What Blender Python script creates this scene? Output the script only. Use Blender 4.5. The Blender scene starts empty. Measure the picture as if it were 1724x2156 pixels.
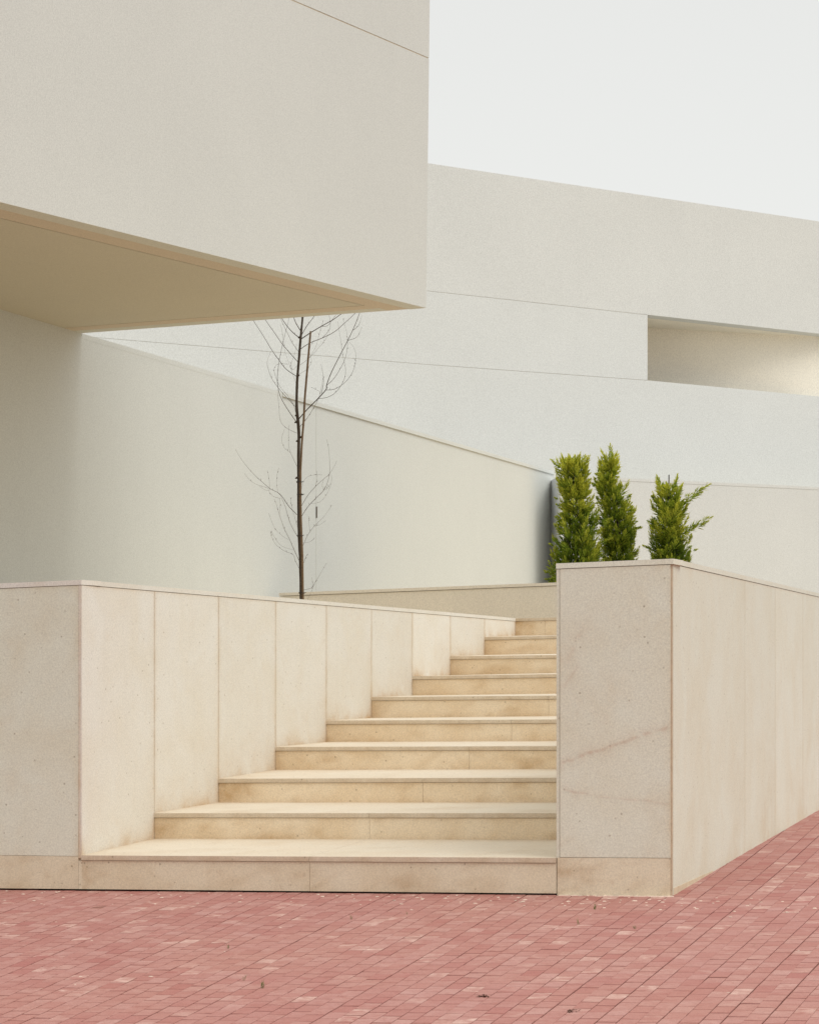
import bpy, bmesh, math, random
from mathutils import Vector, noise
random.seed(7)
S = bpy.context.scene
COL = S.collection

# ------------------------------------------------------------------ camera, sky, sun, exposure
EYE = 1.55
HZ = 1389.0          # horizon row of the level camera, in rows of a 1724 x 2156 frame
FOC = 5000.0         # focal length in the same units
cam_d = bpy.data.cameras.new('camera')
cam = bpy.data.objects.new('camera', cam_d)
COL.objects.link(cam)
cam.location = (0, 0, EYE)
cam.rotation_euler = (math.radians(90), 0, 0)
cam_d.sensor_fit = 'HORIZONTAL'
cam_d.sensor_width = 36
cam_d.lens = 36 * FOC / 1724
cam_d.shift_y = (HZ - 1078.5) / 1724
cam_d.clip_start = 0.1
cam_d.clip_end = 3000
S.camera = cam

SUN_EL, SUN_AZ = 52.0, 127.0      # azimuth clockwise from +Y (view direction), so the light comes from the right
w = bpy.data.worlds.new('World')
S.world = w
w.use_nodes = True
nt = w.node_tree
nt.nodes.clear()
out = nt.nodes.new('ShaderNodeOutputWorld')
bg = nt.nodes.new('ShaderNodeBackground')
sky = nt.nodes.new('ShaderNodeTexSky')
sky.sky_type = 'NISHITA'
sky.sun_disc = False
sky.sun_elevation = math.radians(SUN_EL)
sky.sun_rotation = math.radians(SUN_AZ)
sky.air_density = 1.0
sky.dust_density = 2.0
hs_ = nt.nodes.new('ShaderNodeHueSaturation')      # cloud cover takes the blue out of the sky
hs_.inputs['Saturation'].default_value = 0.0
mixc = nt.nodes.new('ShaderNodeMix'); mixc.data_type = 'RGBA'
mixc.inputs[0].default_value = 0.94
tc = nt.nodes.new('ShaderNodeTexCoord')
sep = nt.nodes.new('ShaderNodeSeparateXYZ')
ramp = nt.nodes.new('ShaderNodeValToRGB')          # overcast sky: brighter towards the zenith
ramp.color_ramp.elements[0].position = 0.0
ramp.color_ramp.elements[0].color = (0.515, 0.521, 0.51, 1)
e = ramp.color_ramp.elements.new(0.13); e.color = (0.555, 0.563, 0.55, 1)
e = ramp.color_ramp.elements.new(0.28); e.color = (0.525, 0.53, 0.52, 1)
ramp.color_ramp.elements[-1].position = 1.0
ramp.color_ramp.elements[-1].color = (1.0, 0.99, 0.96, 1)
sc = nt.nodes.new('ShaderNodeVectorMath'); sc.operation = 'SCALE'
sc.inputs['Scale'].default_value = 15.2
L = nt.links.new
L(tc.outputs['Generated'], sep.inputs[0])
L(sep.outputs['Z'], ramp.inputs[0])
L(sky.outputs[0], hs_.inputs['Color'])
L(hs_.outputs[0], mixc.inputs[6])
L(ramp.outputs[0], sc.inputs[0])
L(sc.outputs[0], mixc.inputs[7])
L(mixc.outputs[2], bg.inputs['Color'])
bg.inputs['Strength'].default_value = 0.1
L(bg.outputs[0], out.inputs[0])

sun_d = bpy.data.lights.new('sun', 'SUN')
sun_d.energy = 1.18
sun_d.angle = math.radians(35)
sun_d.color = (1.0, 0.965, 0.90)
sun = bpy.data.objects.new('sun', sun_d)
COL.objects.link(sun)
el, az = math.radians(SUN_EL), math.radians(SUN_AZ)
tosun = Vector((math.sin(az) * math.cos(el), math.cos(az) * math.cos(el), math.sin(el)))
sun.rotation_euler = tosun.to_track_quat('Z', 'Y').to_euler()

S.view_settings.view_transform = 'Standard'
S.view_settings.look = 'None'
S.view_settings.gamma = 1
S.view_settings.exposure = 0.055

# ------------------------------------------------------------------ helpers
def P(x, y, D):
    "the point at depth D (metres) that the level camera sees at column x, row y"
    return Vector(((x - 862) * D / FOC, D, EYE - (y - HZ) * D / FOC))

def plane(x0, D0, V):
    "depth of a vertical plane with vanishing point V, passing depth D0 at column x0"
    return lambda x: D0 * (V - x0) / (V - x)

def unit(v):
    v = Vector(v); v.normalize(); return v

def empty(name, loc, label=None, cat=None, group=None, kind=None):
    o = bpy.data.objects.new(name, None)
    COL.objects.link(o)
    o.location = loc
    o.empty_display_size = 0.2
    tag(o, label, cat, group, kind)
    return o

def tag(o, label=None, cat=None, group=None, kind=None):
    if label: o['label'] = label
    if cat: o['category'] = cat
    if group: o['group'] = group
    if kind: o['kind'] = kind
    return o

def link(name, me, mat, parent=None, smooth=False):
    o = bpy.data.objects.new(name, me)
    COL.objects.link(o)
    if mat: me.materials.append(mat)
    if parent:
        o.parent = parent
        q = parent
        off = Vector((0, 0, 0))
        if parent.type == 'EMPTY': off = Vector(parent.location)
        o.location = -off
        if parent.type != 'EMPTY': o.location = (0, 0, 0)
    if smooth:
        for p in me.polygons: p.use_smooth = True
    return o

class MB:
    "collects vertices and faces; attributes are per vertex floats"
    def __init__(s):
        s.v = []; s.f = []; s.a = {}
    def add(s, vs, fs, **att):
        b = len(s.v)
        s.v += [tuple(p) for p in vs]
        s.f += [tuple(i + b for i in f) for f in fs]
        for k, val in att.items():
            arr = s.a.setdefault(k, [0.0] * b)
            while len(arr) < b: arr.append(0.0)
            arr += list(val) if hasattr(val, '__len__') else [val] * len(vs)
        return b
    def hexa(s, a, b, c, d, t, **att):
        "a b c d: the front face counter-clockwise as seen; t: vector into the body"
        t = Vector(t)
        q = [Vector(p) for p in (a, b, c, d)]
        vs = q + [p + t for p in q]
        s.add(vs, [(0, 1, 2, 3), (7, 6, 5, 4), (0, 4, 5, 1), (1, 5, 6, 2), (2, 6, 7, 3), (3, 7, 4, 0)], **att)
    def grid(s, bl, br, tr, tl, t, nx, nz, stain=None, vein=None):
        "a slab whose front face is a grid that carries the stain and vein maps"
        t = Vector(t)
        bl, br, tr, tl = map(Vector, (bl, br, tr, tl))
        vs, st, ve = [], [], []
        for j in range(nz + 1):
            for i in range(nx + 1):
                u, v = i / nx, j / nz
                p = (bl * (1 - u) + br * u) * (1 - v) + (tl * (1 - u) + tr * u) * v
                vs.append(p)
                st.append(stain(u, v, p) if stain else 0.0)
                ve.append(vein(u, v, p) if vein else 0.0)
        fs = []
        w_ = nx + 1
        for j in range(nz):
            for i in range(nx):
                a = j * w_ + i
                fs.append((a, a + 1, a + w_ + 1, a + w_))
        n = len(vs)
        cs = [0, nx, nz * w_ + nx, nz * w_]
        vs += [vs[c] + t for c in cs]
        st += [st[c] for c in cs]; ve += [0] * 4
        fs.append((n + 3, n + 2, n + 1, n))
        bot = list(range(0, nx + 1)); top = [nz * w_ + i for i in range(nx + 1)]
        lef = [j * w_ for j in range(nz + 1)]; rig = [j * w_ + nx for j in range(nz + 1)]
        fs.append(tuple([n] + [n + 1] + bot[::-1]))
        fs.append(tuple([n + 2, n + 3] + top))
        fs.append(tuple([n + 3, n] + lef))
        fs.append(tuple([n + 1, n + 2] + rig[::-1]))
        s.add(vs, fs, stain=st, vein=ve)
    def build(s, name, mat, parent=None, smooth=False, normals=True):
        me = bpy.data.meshes.new(name)
        me.from_pydata(s.v, [], s.f)
        for k, arr in s.a.items():
            while len(arr) < len(s.v): arr.append(0.0)
            at = me.attributes.new(k, 'FLOAT', 'POINT')
            at.data.foreach_set('value', arr)
        if normals:
            bm = bmesh.new(); bm.from_mesh(me)
            bmesh.ops.recalc_face_normals(bm, faces=bm.faces)
            bm.to_mesh(me); bm.free()
        me.update()
        return link(name, me, mat, parent, smooth)

def prism(mb, pts, z0, z1):
    "vertical prism over ground points; z0, z1 numbers or lists"
    n = len(pts)
    z0 = z0 if hasattr(z0, '__len__') else [z0] * n
    z1 = z1 if hasattr(z1, '__len__') else [z1] * n
    vs = [(p[0], p[1], z0[i]) for i, p in enumerate(pts)] + [(p[0], p[1], z1[i]) for i, p in enumerate(pts)]
    fs = [tuple(range(n)), tuple(range(2 * n - 1, n - 1, -1))]
    for i in range(n):
        j = (i + 1) % n
        fs.append((i, j, j + n, i + n))
    mb.add(vs, fs)

def tube(mb, pts, rad, seg=7, cap=True):
    pts = [Vector(p) for p in pts]
    rings = []
    up = Vector((0, 1, 0))
    vs = []
    for i, p in enumerate(pts):
        d = (pts[min(i + 1, len(pts) - 1)] - pts[max(i - 1, 0)])
        if d.length < 1e-6: d = Vector((0, 0, 1))
        d.normalize()
        a = d.cross(up)
        if a.length < 1e-3: a = d.cross(Vector((1, 0, 0)))
        a.normalize(); b = d.cross(a)
        r = rad[i] if hasattr(rad, '__len__') else rad
        for k in range(seg):
            t = 2 * math.pi * k / seg
            vs.append(p + a * (r * math.cos(t)) + b * (r * math.sin(t)))
    fs = []
    for i in range(len(pts) - 1):
        for k in range(seg):
            k2 = (k + 1) % seg
            fs.append((i * seg + k, i * seg + k2, (i + 1) * seg + k2, (i + 1) * seg + k))
    if cap:
        fs.append(tuple(range(seg - 1, -1, -1)))
        fs.append(tuple((len(pts) - 1) * seg + k for k in range(seg)))
    mb.add(vs, fs)

# ------------------------------------------------------------------ materials
def new_mat(name, rough=0.85):
    m = bpy.data.materials.new(name)
    m.use_nodes = True
    t = m.node_tree
    b = t.nodes['Principled BSDF']
    b.inputs['Roughness'].default_value = rough
    b.inputs['Specular IOR Level'].default_value = 0.25
    return m, t, b

def nd(t, kind, **kw):
    n = t.nodes.new(kind)
    for k, v in kw.items():
        if k in n.inputs: n.inputs[k].default_value = v
        else: setattr(n, k, v)
    return n

def noise_n(t, co, scale, detail=4, rough=0.55, dist=0.0):
    n = nd(t, 'ShaderNodeTexNoise')
    n.inputs['Scale'].default_value = scale
    n.inputs['Detail'].default_value = detail
    n.inputs['Roughness'].default_value = rough
    n.inputs['Distortion'].default_value = dist
    t.links.new(co, n.inputs['Vector'])
    return n.outputs['Fac']

def maprange(t, v, a, b, c=0.0, d=1.0):
    n = nd(t, 'ShaderNodeMapRange')
    n.inputs[1].default_value = a; n.inputs[2].default_value = b
    n.inputs[3].default_value = c; n.inputs[4].default_value = d
    t.links.new(v, n.inputs[0])
    return n.outputs[0]

def mixcol(t, fac, a, b, mode='MIX'):
    n = nd(t, 'ShaderNodeMix', data_type='RGBA', blend_type=mode)
    for sock, val in ((n.inputs[0], fac), (n.inputs[6], a), (n.inputs[7], b)):
        if isinstance(val, (int, float)): sock.default_value = val
        elif isinstance(val, tuple): sock.default_value = (*val, 1) if len(val) == 3 else val
        else: t.links.new(val, sock)
    return n.outputs[2]

def math_n(t, op, a, b=None):
    n = nd(t, 'ShaderNodeMath', operation=op)
    for s_, v in ((n.inputs[0], a), (n.inputs[1], b)):
        if v is None: continue
        if isinstance(v, (int, float)): s_.default_value = v
        else: t.links.new(v, s_)
    return n.outputs[0]

def coords(t, scale=None):
    c = nd(t, 'ShaderNodeTexCoord').outputs['Object']
    if scale:
        m = nd(t, 'ShaderNodeMapping')
        m.inputs['Scale'].default_value = scale
        t.links.new(c, m.inputs['Vector'])
        return m.outputs[0]
    return c

def bump(t, b, h, strength=0.2, dist=0.005):
    n = nd(t, 'ShaderNodeBump')
    n.inputs['Strength'].default_value = strength
    n.inputs['Distance'].default_value = dist
    t.links.new(h, n.inputs['Height'])
    t.links.new(n.outputs[0], b.inputs['Normal'])

def attr(t, name):
    return nd(t, 'ShaderNodeAttribute', attribute_name=name).outputs['Fac']

def limestone(name, base, warm, stain, streak=0.25, blotch=0.3):
    m, t, b = new_mat(name, 0.8)
    co = coords(t)
    oi = nd(t, 'ShaderNodeObjectInfo').outputs['Random']
    cloud = noise_n(t, co, 1.7, 6, 0.6, 0.6)
    c = mixcol(t, maprange(t, cloud, 0.38, 0.68), base, warm)
    # vertical water streaks
    st = noise_n(t, coords(t, (9, 9, 0.5)), 1.0, 5, 0.6)
    c = mixcol(t, maprange(t, st, 0.5, 0.8, 0, streak), c, tuple(x * 0.80 for x in warm))
    # ochre blotches of dirt
    bl = noise_n(t, co, 4.5, 8, 0.68, 1.2)
    c = mixcol(t, maprange(t, bl, 0.56, 0.78, 0, blotch), c, stain)
    # mapped stains
    sa = math_n(t, 'MULTIPLY', attr(t, 'stain'), maprange(t, noise_n(t, co, 7, 6, 0.6, 0.5), 0.3, 0.65, 0.35, 1.15))
    c = mixcol(t, sa, c, stain)
    c = mixcol(t, math_n(t, 'MULTIPLY', attr(t, 'vein'), maprange(t, noise_n(t, co, 16, 5), 0.35, 0.6, 0.2, 1)), c, (0.46, 0.27, 0.17))
    # shell fragments and pits
    vo = nd(t, 'ShaderNodeTexVoronoi', feature='F1')
    vo.inputs['Scale'].default_value = 15
    t.links.new(co, vo.inputs['Vector'])
    pit = maprange(t, vo.outputs['Distance'], 0.05, 0.14, 1, 0)
    gate = maprange(t, noise_n(t, co, 11, 2), 0.50, 0.56)
    c = mixcol(t, math_n(t, 'MULTIPLY', math_n(t, 'MULTIPLY', pit, gate), 0.6), c, tuple(x * 0.45 for x in stain))
    # fine grain
    g = noise_n(t, co, 95, 3, 0.7)
    c = mixcol(t, 1.0, c, mixcol(t, maprange(t, g, 0.3, 0.7), (0.86, 0.86, 0.86), (1.12, 1.12, 1.12)), 'MULTIPLY')
    # each slab a little different
    c = mixcol(t, 1.0, c, mixcol(t, oi, (0.965, 0.96, 0.95), (1.03, 1.03, 1.03)), 'MULTIPLY')
    t.links.new(c, b.inputs['Base Color'])
    bump(t, b, g, 0.15, 0.002)
    return m

def plaster(name, base, var=0.03, grain=0.05, scale=40, tint=None):
    m, t, b = new_mat(name, 0.92)
    co = coords(t)
    cl = noise_n(t, co, 0.35, 5, 0.6, 0.4)
    lo = tuple(x * (1 - var) for x in base)
    hi = tuple(min(0.95, x * (1 + var)) for x in base)
    if tint: lo = tint
    c = mixcol(t, maprange(t, cl, 0.35, 0.68), lo, hi)
    st = noise_n(t, coords(t, (2.2, 2.2, 0.12)), 1.0, 5, 0.6)
    c = mixcol(t, maprange(t, st, 0.52, 0.8, 0, 0.25), c, tuple(x * 0.93 for x in base))
    g = noise_n(t, co, scale, 4, 0.75)
    k0, k1 = 1 - grain, 1 + grain
    c = mixcol(t, 1.0, c, mixcol(t, maprange(t, g, 0.35, 0.65), (k0,) * 3, (k1,) * 3), 'MULTIPLY')
    t.links.new(c, b.inputs['Base Color'])
    bump(t, b, g, 0.12, 0.004)
    return m

def plain(name, col, rough=0.9, var=0.15, scale=30):
    m, t, b = new_mat(name, rough)
    g = noise_n(t, coords(t), scale, 4, 0.6)
    c = mixcol(t, maprange(t, g, 0.3, 0.7), tuple(x * (1 - var) for x in col), tuple(x * (1 + var) for x in col))
    t.links.new(c, b.inputs['Base Color'])
    bump(t, b, g, 0.2, 0.003)
    return m

M = {}
M['stone'] = limestone('limestone', (0.725, 0.70, 0.642), (0.70, 0.658, 0.575), (0.54, 0.38, 0.22), 0.10, 0.16)
M['stone_street'] = limestone('street_limestone', (0.715, 0.725, 0.625), (0.69, 0.675, 0.555), (0.56, 0.43, 0.26), 0.03, 0.2)
M['stone_warm'] = limestone('limestone_base', (0.73, 0.66, 0.51), (0.68, 0.59, 0.43), (0.45, 0.31, 0.17), 0.15, 0.45)
M['riser'] = limestone('limestone_riser', (0.81, 0.69, 0.52), (0.74, 0.59, 0.40), (0.54, 0.37, 0.20), 0.1, 0.32)
M['tread'] = limestone('limestone_tread', (0.705, 0.63, 0.515), (0.685, 0.59, 0.465), (0.46, 0.33, 0.19), 0.0, 0.22)
M['mortar'] = plain('tan_mortar', (0.50, 0.40, 0.29))
M['dark_gap'] = plain('near_black', (0.03, 0.025, 0.02))  # near-black backing behind the wall foot gap and the soffit joint
M['white'] = plaster('white_plaster', (0.635, 0.65, 0.64), .02, .12, 45)
M['white_upper'] = plaster('grey_white_plaster', (0.63, 0.64, 0.625), .02, .13, 45)
M['recess'] = plaster('beige_plaster', (0.84, 0.80, 0.70), .03, .13)
M['court'] = plaster('court_plaster', (0.62, 0.64, 0.618), 0.02, 0.12, 70)
M['white_low'] = plaster('cool_white_plaster', (0.60, 0.62, 0.63), .02, .12, 60)
M['facade'] = plaster('cream_plaster', (0.635, 0.641, 0.60), 0.02, 0.12, 90)
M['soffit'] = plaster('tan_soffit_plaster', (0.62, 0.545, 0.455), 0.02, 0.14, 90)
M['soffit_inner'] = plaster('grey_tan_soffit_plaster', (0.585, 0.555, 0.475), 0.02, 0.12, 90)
M['terrace'] = plain('sandy_terrace', (0.66, 0.53, 0.33), 0.9, 0.15, 6)
M['parapet'] = plaster('sandy_render', (0.64, 0.60, 0.53), 0.05, 0.12, 60)
M['seam'] = plain('seam_sealant', (0.62, 0.53, 0.39))
M['seam_far'] = plain('pale_seam_sealant', (0.60, 0.57, 0.50))
M['bark'] = plain('young_bark', (0.075, 0.058, 0.045), 0.8, 0.45, 60)
M['twig'] = plain('twig_bark', (0.085, 0.055, 0.035), 0.8, 0.3, 80)
M['stake'] = plain('weathered_stake', (0.17, 0.115, 0.07), 0.8, 0.3, 40)
M['pole'] = plain('dark_pole', (0.035, 0.03, 0.028), 0.6, 0.2, 40)

# ------------------------------------------------------------------ the planes of the place (read off the photograph's vanishing points)
Df = plane(600, 16.0, -13500)            # street front of the walls and steps
VS = 2450.0
DL = plane(172, Df(172), VS)             # stair side of the left parapet
DR = plane(1414, Df(1414), 2330.0)       # street side of the right parapet
DSR = plane(1171, Df(1171), VS)          # stair side of the right parapet
HSO = 3.7
DW1 = plane(172, HSO * FOC / 687.0, 2512.0)   # courtyard wall
DT = plane(1170, 31.0, -13500)           # low planter wall at the stair head
DW2 = plane(1172, 50.0, 8000.0)          # long white building

def dirn(V):
    return unit((V - 862, FOC, 0))
d_s, d_r = dirn(VS), dirn(2330)
d_f = unit((14362, -FOC, 0))
n_f_in = unit((FOC, 14362, 0))           # into the body behind the street front
n_L_in = unit((-d_s.y, d_s.x, 0))        # into the left parapet
n_R_in = unit((-d_r.y, d_r.x, 0))        # into the right parapet
T = 0.024                                # stone cladding thickness

def ground_z(X, Y):
    # gently rising towards the right and the back
    a = 0.0255 * X + 0.0017 * Y
    if X > 2.6: a -= (X - 2.6) * 0.008
    return -0.017 + a - 0.013

# ------------------------------------------------------------------ ground
gb = MB()
N = 48
gx = [-400, -60, -20, -8] + [-6 + 0.35 * i for i in range(44)] + [12, 24, 60, 400]
gy = [-60, -10, 2, 6] + [7 + 0.5 * i for i in range(44)] + [34, 50, 120, 900]
vs = []
for yy in gy:
    for xx in gx:
        cx, cy = max(-6, min(9, xx)), max(7, min(29, yy))
        z = ground_z(cx, cy) - 0.045
        vs.append((xx, yy, z))
W_ = len(gx)
fs = [(j * W_ + i, j * W_ + i + 1, (j + 1) * W_ + i + 1, (j + 1) * W_ + i) for j in range(len(gy) - 1) for i in range(W_ - 1)]
gb.add(vs, fs)
M['earth'] = plain('reddish_earth', (0.17, 0.10, 0.08), 0.95, 0.3, 8)
tag(gb.build('ground', M['earth'], normals=False), kind='structure')

# joint sand between the pavers
sb = MB()
nx_, ny_ = 240, 300
X0, X1, Y0, Y1 = -4.6, 7.2, 8.2, 27.0
vs, wn = [], []
for j in range(ny_ + 1):
    for i in range(nx_ + 1):
        X = X0 + (X1 - X0) * i / nx_; Y = Y0 + (Y1 - Y0) * j / ny_
        n1 = noise.noise(Vector((X * 0.9, Y * 0.45, 3.3)))
        n2 = noise.noise(Vector((X * 7, Y * 5, 1.3)))
        worn = max(0, min(1, (-0.3 - X) * 0.35 + 0.15)) * max(0, min(1, (Y - 10.5) * 0.4))
        lift = -0.0068 + 0.004 * n1 + 0.002 * n2 + 0.0045 * worn
        vs.append((X, Y, ground_z(X, Y) + min(lift, 0.0)))
fs = [(j * (nx_ + 1) + i, j * (nx_ + 1) + i + 1, (j + 1) * (nx_ + 1) + i + 1, (j + 1) * (nx_ + 1) + i) for j in range(ny_) for i in range(nx_)]
sb.add(vs, fs)
M['sand'] = plain('joint_sand', (0.25, 0.115, 0.088), 0.95, 0.25, 14)
so = sb.build('joint_sand', M['sand'], normals=False, smooth=True)
tag(so, kind='structure')

# pavers: 10 x 20 cm blocks, long side away from the street front, running bond
def paver_mat():
    m, t, b = new_mat('rose_pavers', 0.85)
    co = coords(t)
    tone, pale = attr(t, 'tone'), attr(t, 'pale')
    r = nd(t, 'ShaderNodeValToRGB')
    t.links.new(tone, r.inputs[0])
    cr = r.color_ramp
    cr.elements[0].position = 0; cr.elements[0].color = (0.36, 0.138, 0.122, 1)
    cr.elements[1].position = 1; cr.elements[1].color = (0.45, 0.245, 0.218, 1)
    e1 = cr.elements.new(0.5); e1.color = (0.40, 0.188, 0.163, 1)
    c = r.outputs[0]
    big = noise_n(t, co, 0.55, 5, 0.6, 0.5)
    c = mixcol(t, maprange(t, big, 0.45, 0.75, 0, 0.3), c, (0.46, 0.26, 0.19))
    pn = maprange(t, noise_n(t, co, 9, 5, 0.6, 0.8), 0.42, 0.66)
    c = mixcol(t, math_n(t, 'MULTIPLY', math_n(t, 'MULTIPLY', pale, pn), 0.75), c, (0.66, 0.47, 0.40))
    dn = maprange(t, noise_n(t, co, 15, 6, 0.7, 0.8), 0.42, 0.7, 0, 0.55)
    c = mixcol(t, dn, c, (0.33, 0.125, 0.10))
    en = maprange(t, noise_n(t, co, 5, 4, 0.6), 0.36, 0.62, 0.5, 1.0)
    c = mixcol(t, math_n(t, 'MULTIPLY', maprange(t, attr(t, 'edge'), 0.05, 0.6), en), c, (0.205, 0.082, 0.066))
    g = noise_n(t, co, 170, 3, 0.7)
    c = mixcol(t, 1.0, c, mixcol(t, maprange(t, g, 0.3, 0.7), (0.78,) * 3, (1.2,) * 3), 'MULTIPLY')
    t.links.new(c, b.inputs['Base Color'])
    bump(t, b, g, 0.4, 0.003)
    return m
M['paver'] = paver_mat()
def front_Y(X):
    # depth of the street front line at world X
    t_ = X / FOC
    # point on plane: D*(x+13500)=const, X=(x-862)D/FOC
    k = 16.0 * 14100
    # D*(X*FOC/D+862+13500)=k
    return (k - X * FOC) / 14362.0
def right_side(X, Y):
    "distance to the street side of the right parapet (positive in the street)"
    c0 = P(1417, HZ, DR(1417))
    return (Vector((X, Y, 0)) - Vector((c0.x, c0.y, 0))).dot(Vector((d_r.y, -d_r.x, 0)))
rnd = random.Random(11)
pm = MB(); tones = []; pales = []; edges = []
CW, CL = 0.0960, 0.186
th0 = math.radians(14)
V_, F_ = [], []
for ci in range(-84, 104):
    u = ci * CW
    off = 0.5 * CL * (ci % 2) + rnd.uniform(-0.008, 0.008)
    wob = rnd.uniform(-0.0025, 0.0025)
    for vi in range(-32, 84):
        v = vi * CL + off
        def mp(uu, vv):
            th = math.radians(13 + 2.0 * max(-3, min(3, uu)))
            g = 6 * math.tanh(vv / 6)
            X = 0.3 + uu * math.cos(th0) + vv * math.sin(th0) + g * (math.sin(th) - math.sin(th0))
            Y = 13 - uu * math.sin(th0) + vv * math.cos(th0) + g * (math.cos(th) - math.cos(th0))
            return X, Y
        X, Y = mp(u + CW / 2, v + CL / 2)
        if X < X0 + .1 or X > X1 - .1 or Y < Y0 + .1 or Y > Y1 - .1: continue
        if Y > front_Y(X) + 0.12 and right_side(X, Y) < -0.12: continue
        gj = 0.0022 + rnd.uniform(-0.0008, 0.0012)
        gs = gj * .4
        ccs = [mp(u + gs + wob, v + gj), mp(u + CW - gs + wob, v + gj), mp(u + CW - gs + wob, v + CL - gj), mp(u + gs + wob, v + CL - gj)]
        bi, bj = 0.0020, 0.0085
        ics = [mp(u + gs + bi + wob, v + gj + bj), mp(u + CW - gs - bi + wob, v + gj + bj), mp(u + CW - gs - bi + wob, v + CL - gj - bj), mp(u + gs + bi + wob, v + CL - gj - bj)]
        mx = sum(c[0] for c in ccs) / 4; my = sum(c[1] for c in ccs) / 4
        dz = rnd.gauss(0, 0.0006); tx = rnd.gauss(0, 0.006); ty = rnd.gauss(0, 0.004)
        rot = rnd.gauss(0, 0.003)
        def zz(x, y): return ground_z(x, y) + dz + tx * (x - mx) + ty * (y - my)
        b0 = len(V_)
        bev = 0.0045
        top = []
        for (x, y), (xi, yi) in zip(ccs, ics):
            dx, dy = x - mx, y - my
            x, y = mx + dx - dy * rot, my + dy + dx * rot
            dx, dy = xi - mx, yi - my
            xi, yi = mx + dx - dy * rot, my + dy + dx * rot
            top.append((xi, yi, zz(xi, yi)))
            V_.append((x, y, zz(x, y) - bev * .8))
        for p in top: V_.append(p)
        for i in range(4):
            V_.append((V_[b0 + i][0], V_[b0 + i][1], V_[b0 + i][2] - 0.035))
        F_.append((b0 + 4, b0 + 5, b0 + 6, b0 + 7))
        for i in range(4):
            j = (i + 1) % 4
            F_.append((b0 + i, b0 + j, b0 + 4 + j, b0 + 4 + i))
            F_.append((b0 + 8 + i, b0 + 8 + j, b0 + j, b0 + i))
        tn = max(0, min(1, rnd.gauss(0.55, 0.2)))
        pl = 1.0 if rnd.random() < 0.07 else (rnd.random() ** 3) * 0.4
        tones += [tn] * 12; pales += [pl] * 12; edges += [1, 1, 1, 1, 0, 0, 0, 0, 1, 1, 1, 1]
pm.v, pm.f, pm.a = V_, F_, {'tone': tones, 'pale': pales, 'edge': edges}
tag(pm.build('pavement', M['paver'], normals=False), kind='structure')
print('pavers', len(V_) // 12)

# ------------------------------------------------------------------ steps
XI = [172, 325, 460, 580, 687, 782, 868, 948, 1020, 1085]
YL = [1802, 1713, 1640.5, 1573.5, 1518, 1468.5, 1424.5, 1382.3, 1342, 1302.8]     # nosing, left end
YR = [1807, 1713.0, 1638.3, 1571.8, 1515.5, 1465.2, 1420.0, 1379.8, 1338.9, 1300.8]  # nosing, at column 1170
BL = [None, 1767, 1690.5, 1622, 1563, 1512.5, 1465.2, 1422.5, 1379.8, 1339.2]     # foot of riser, left end
BR = [None, 1769, 1690.2, 1620.3, 1561, 1508.6, 1461.3, 1418.0, 1377.5, 1338.2]
JX = [652, 778, 890, 988, 1077, 1155, None, None, None, 1147]
XR = 1171.5
st = empty('staircase', P(660, 1872, Df(660)), 'straight flight of ten broad cream stone steps climbing between the two stone parapets', 'staircase')
SLAB = 0.033
stepL, stepR, baseL, baseR = [], [], [], []
n_r = unit((d_s.y, -d_s.x, 0))
sr0 = P(1171, HZ, DSR(1171))
def to_right_wall(p):
    "ground distance along d_f from p to the stair side of the right parapet"
    q = Vector((sr0.x - p.x, sr0.y - p.y, 0))
    return q.dot(n_r) / d_f.dot(n_r)
for i in range(10):
    xl = XI[i]
    Dl = DL(xl); pl = plane(xl, Dl, -13500)
    a = P(xl, YL[i], Dl); b = P(1170, YR[i], pl(1170))
    slope = (b.z - a.z) / (b - a).length
    run = to_right_wall(a) + 0.0
    a2 = a; b2 = Vector((a.x + d_f.x * run, a.y + d_f.y * run, a.z + slope * run))
    stepL.append(a2); stepR.append(b2)
    if i:
        c = P(xl, BL[i], Dl); d = P(1170, BR[i], pl(1170))
        sl = (d.z - c.z) / (d - c).length
        baseL.append(c); baseR.append(Vector((b2.x, b2.y, c.z + sl * run)))
    else:
        baseL.append(Vector((a.x, a.y, ground_z(a.x, a.y) + 0.012)))
        baseR.append(Vector((b2.x, b2.y, ground_z(b2.x, b2.y) + 0.012)))

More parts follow.
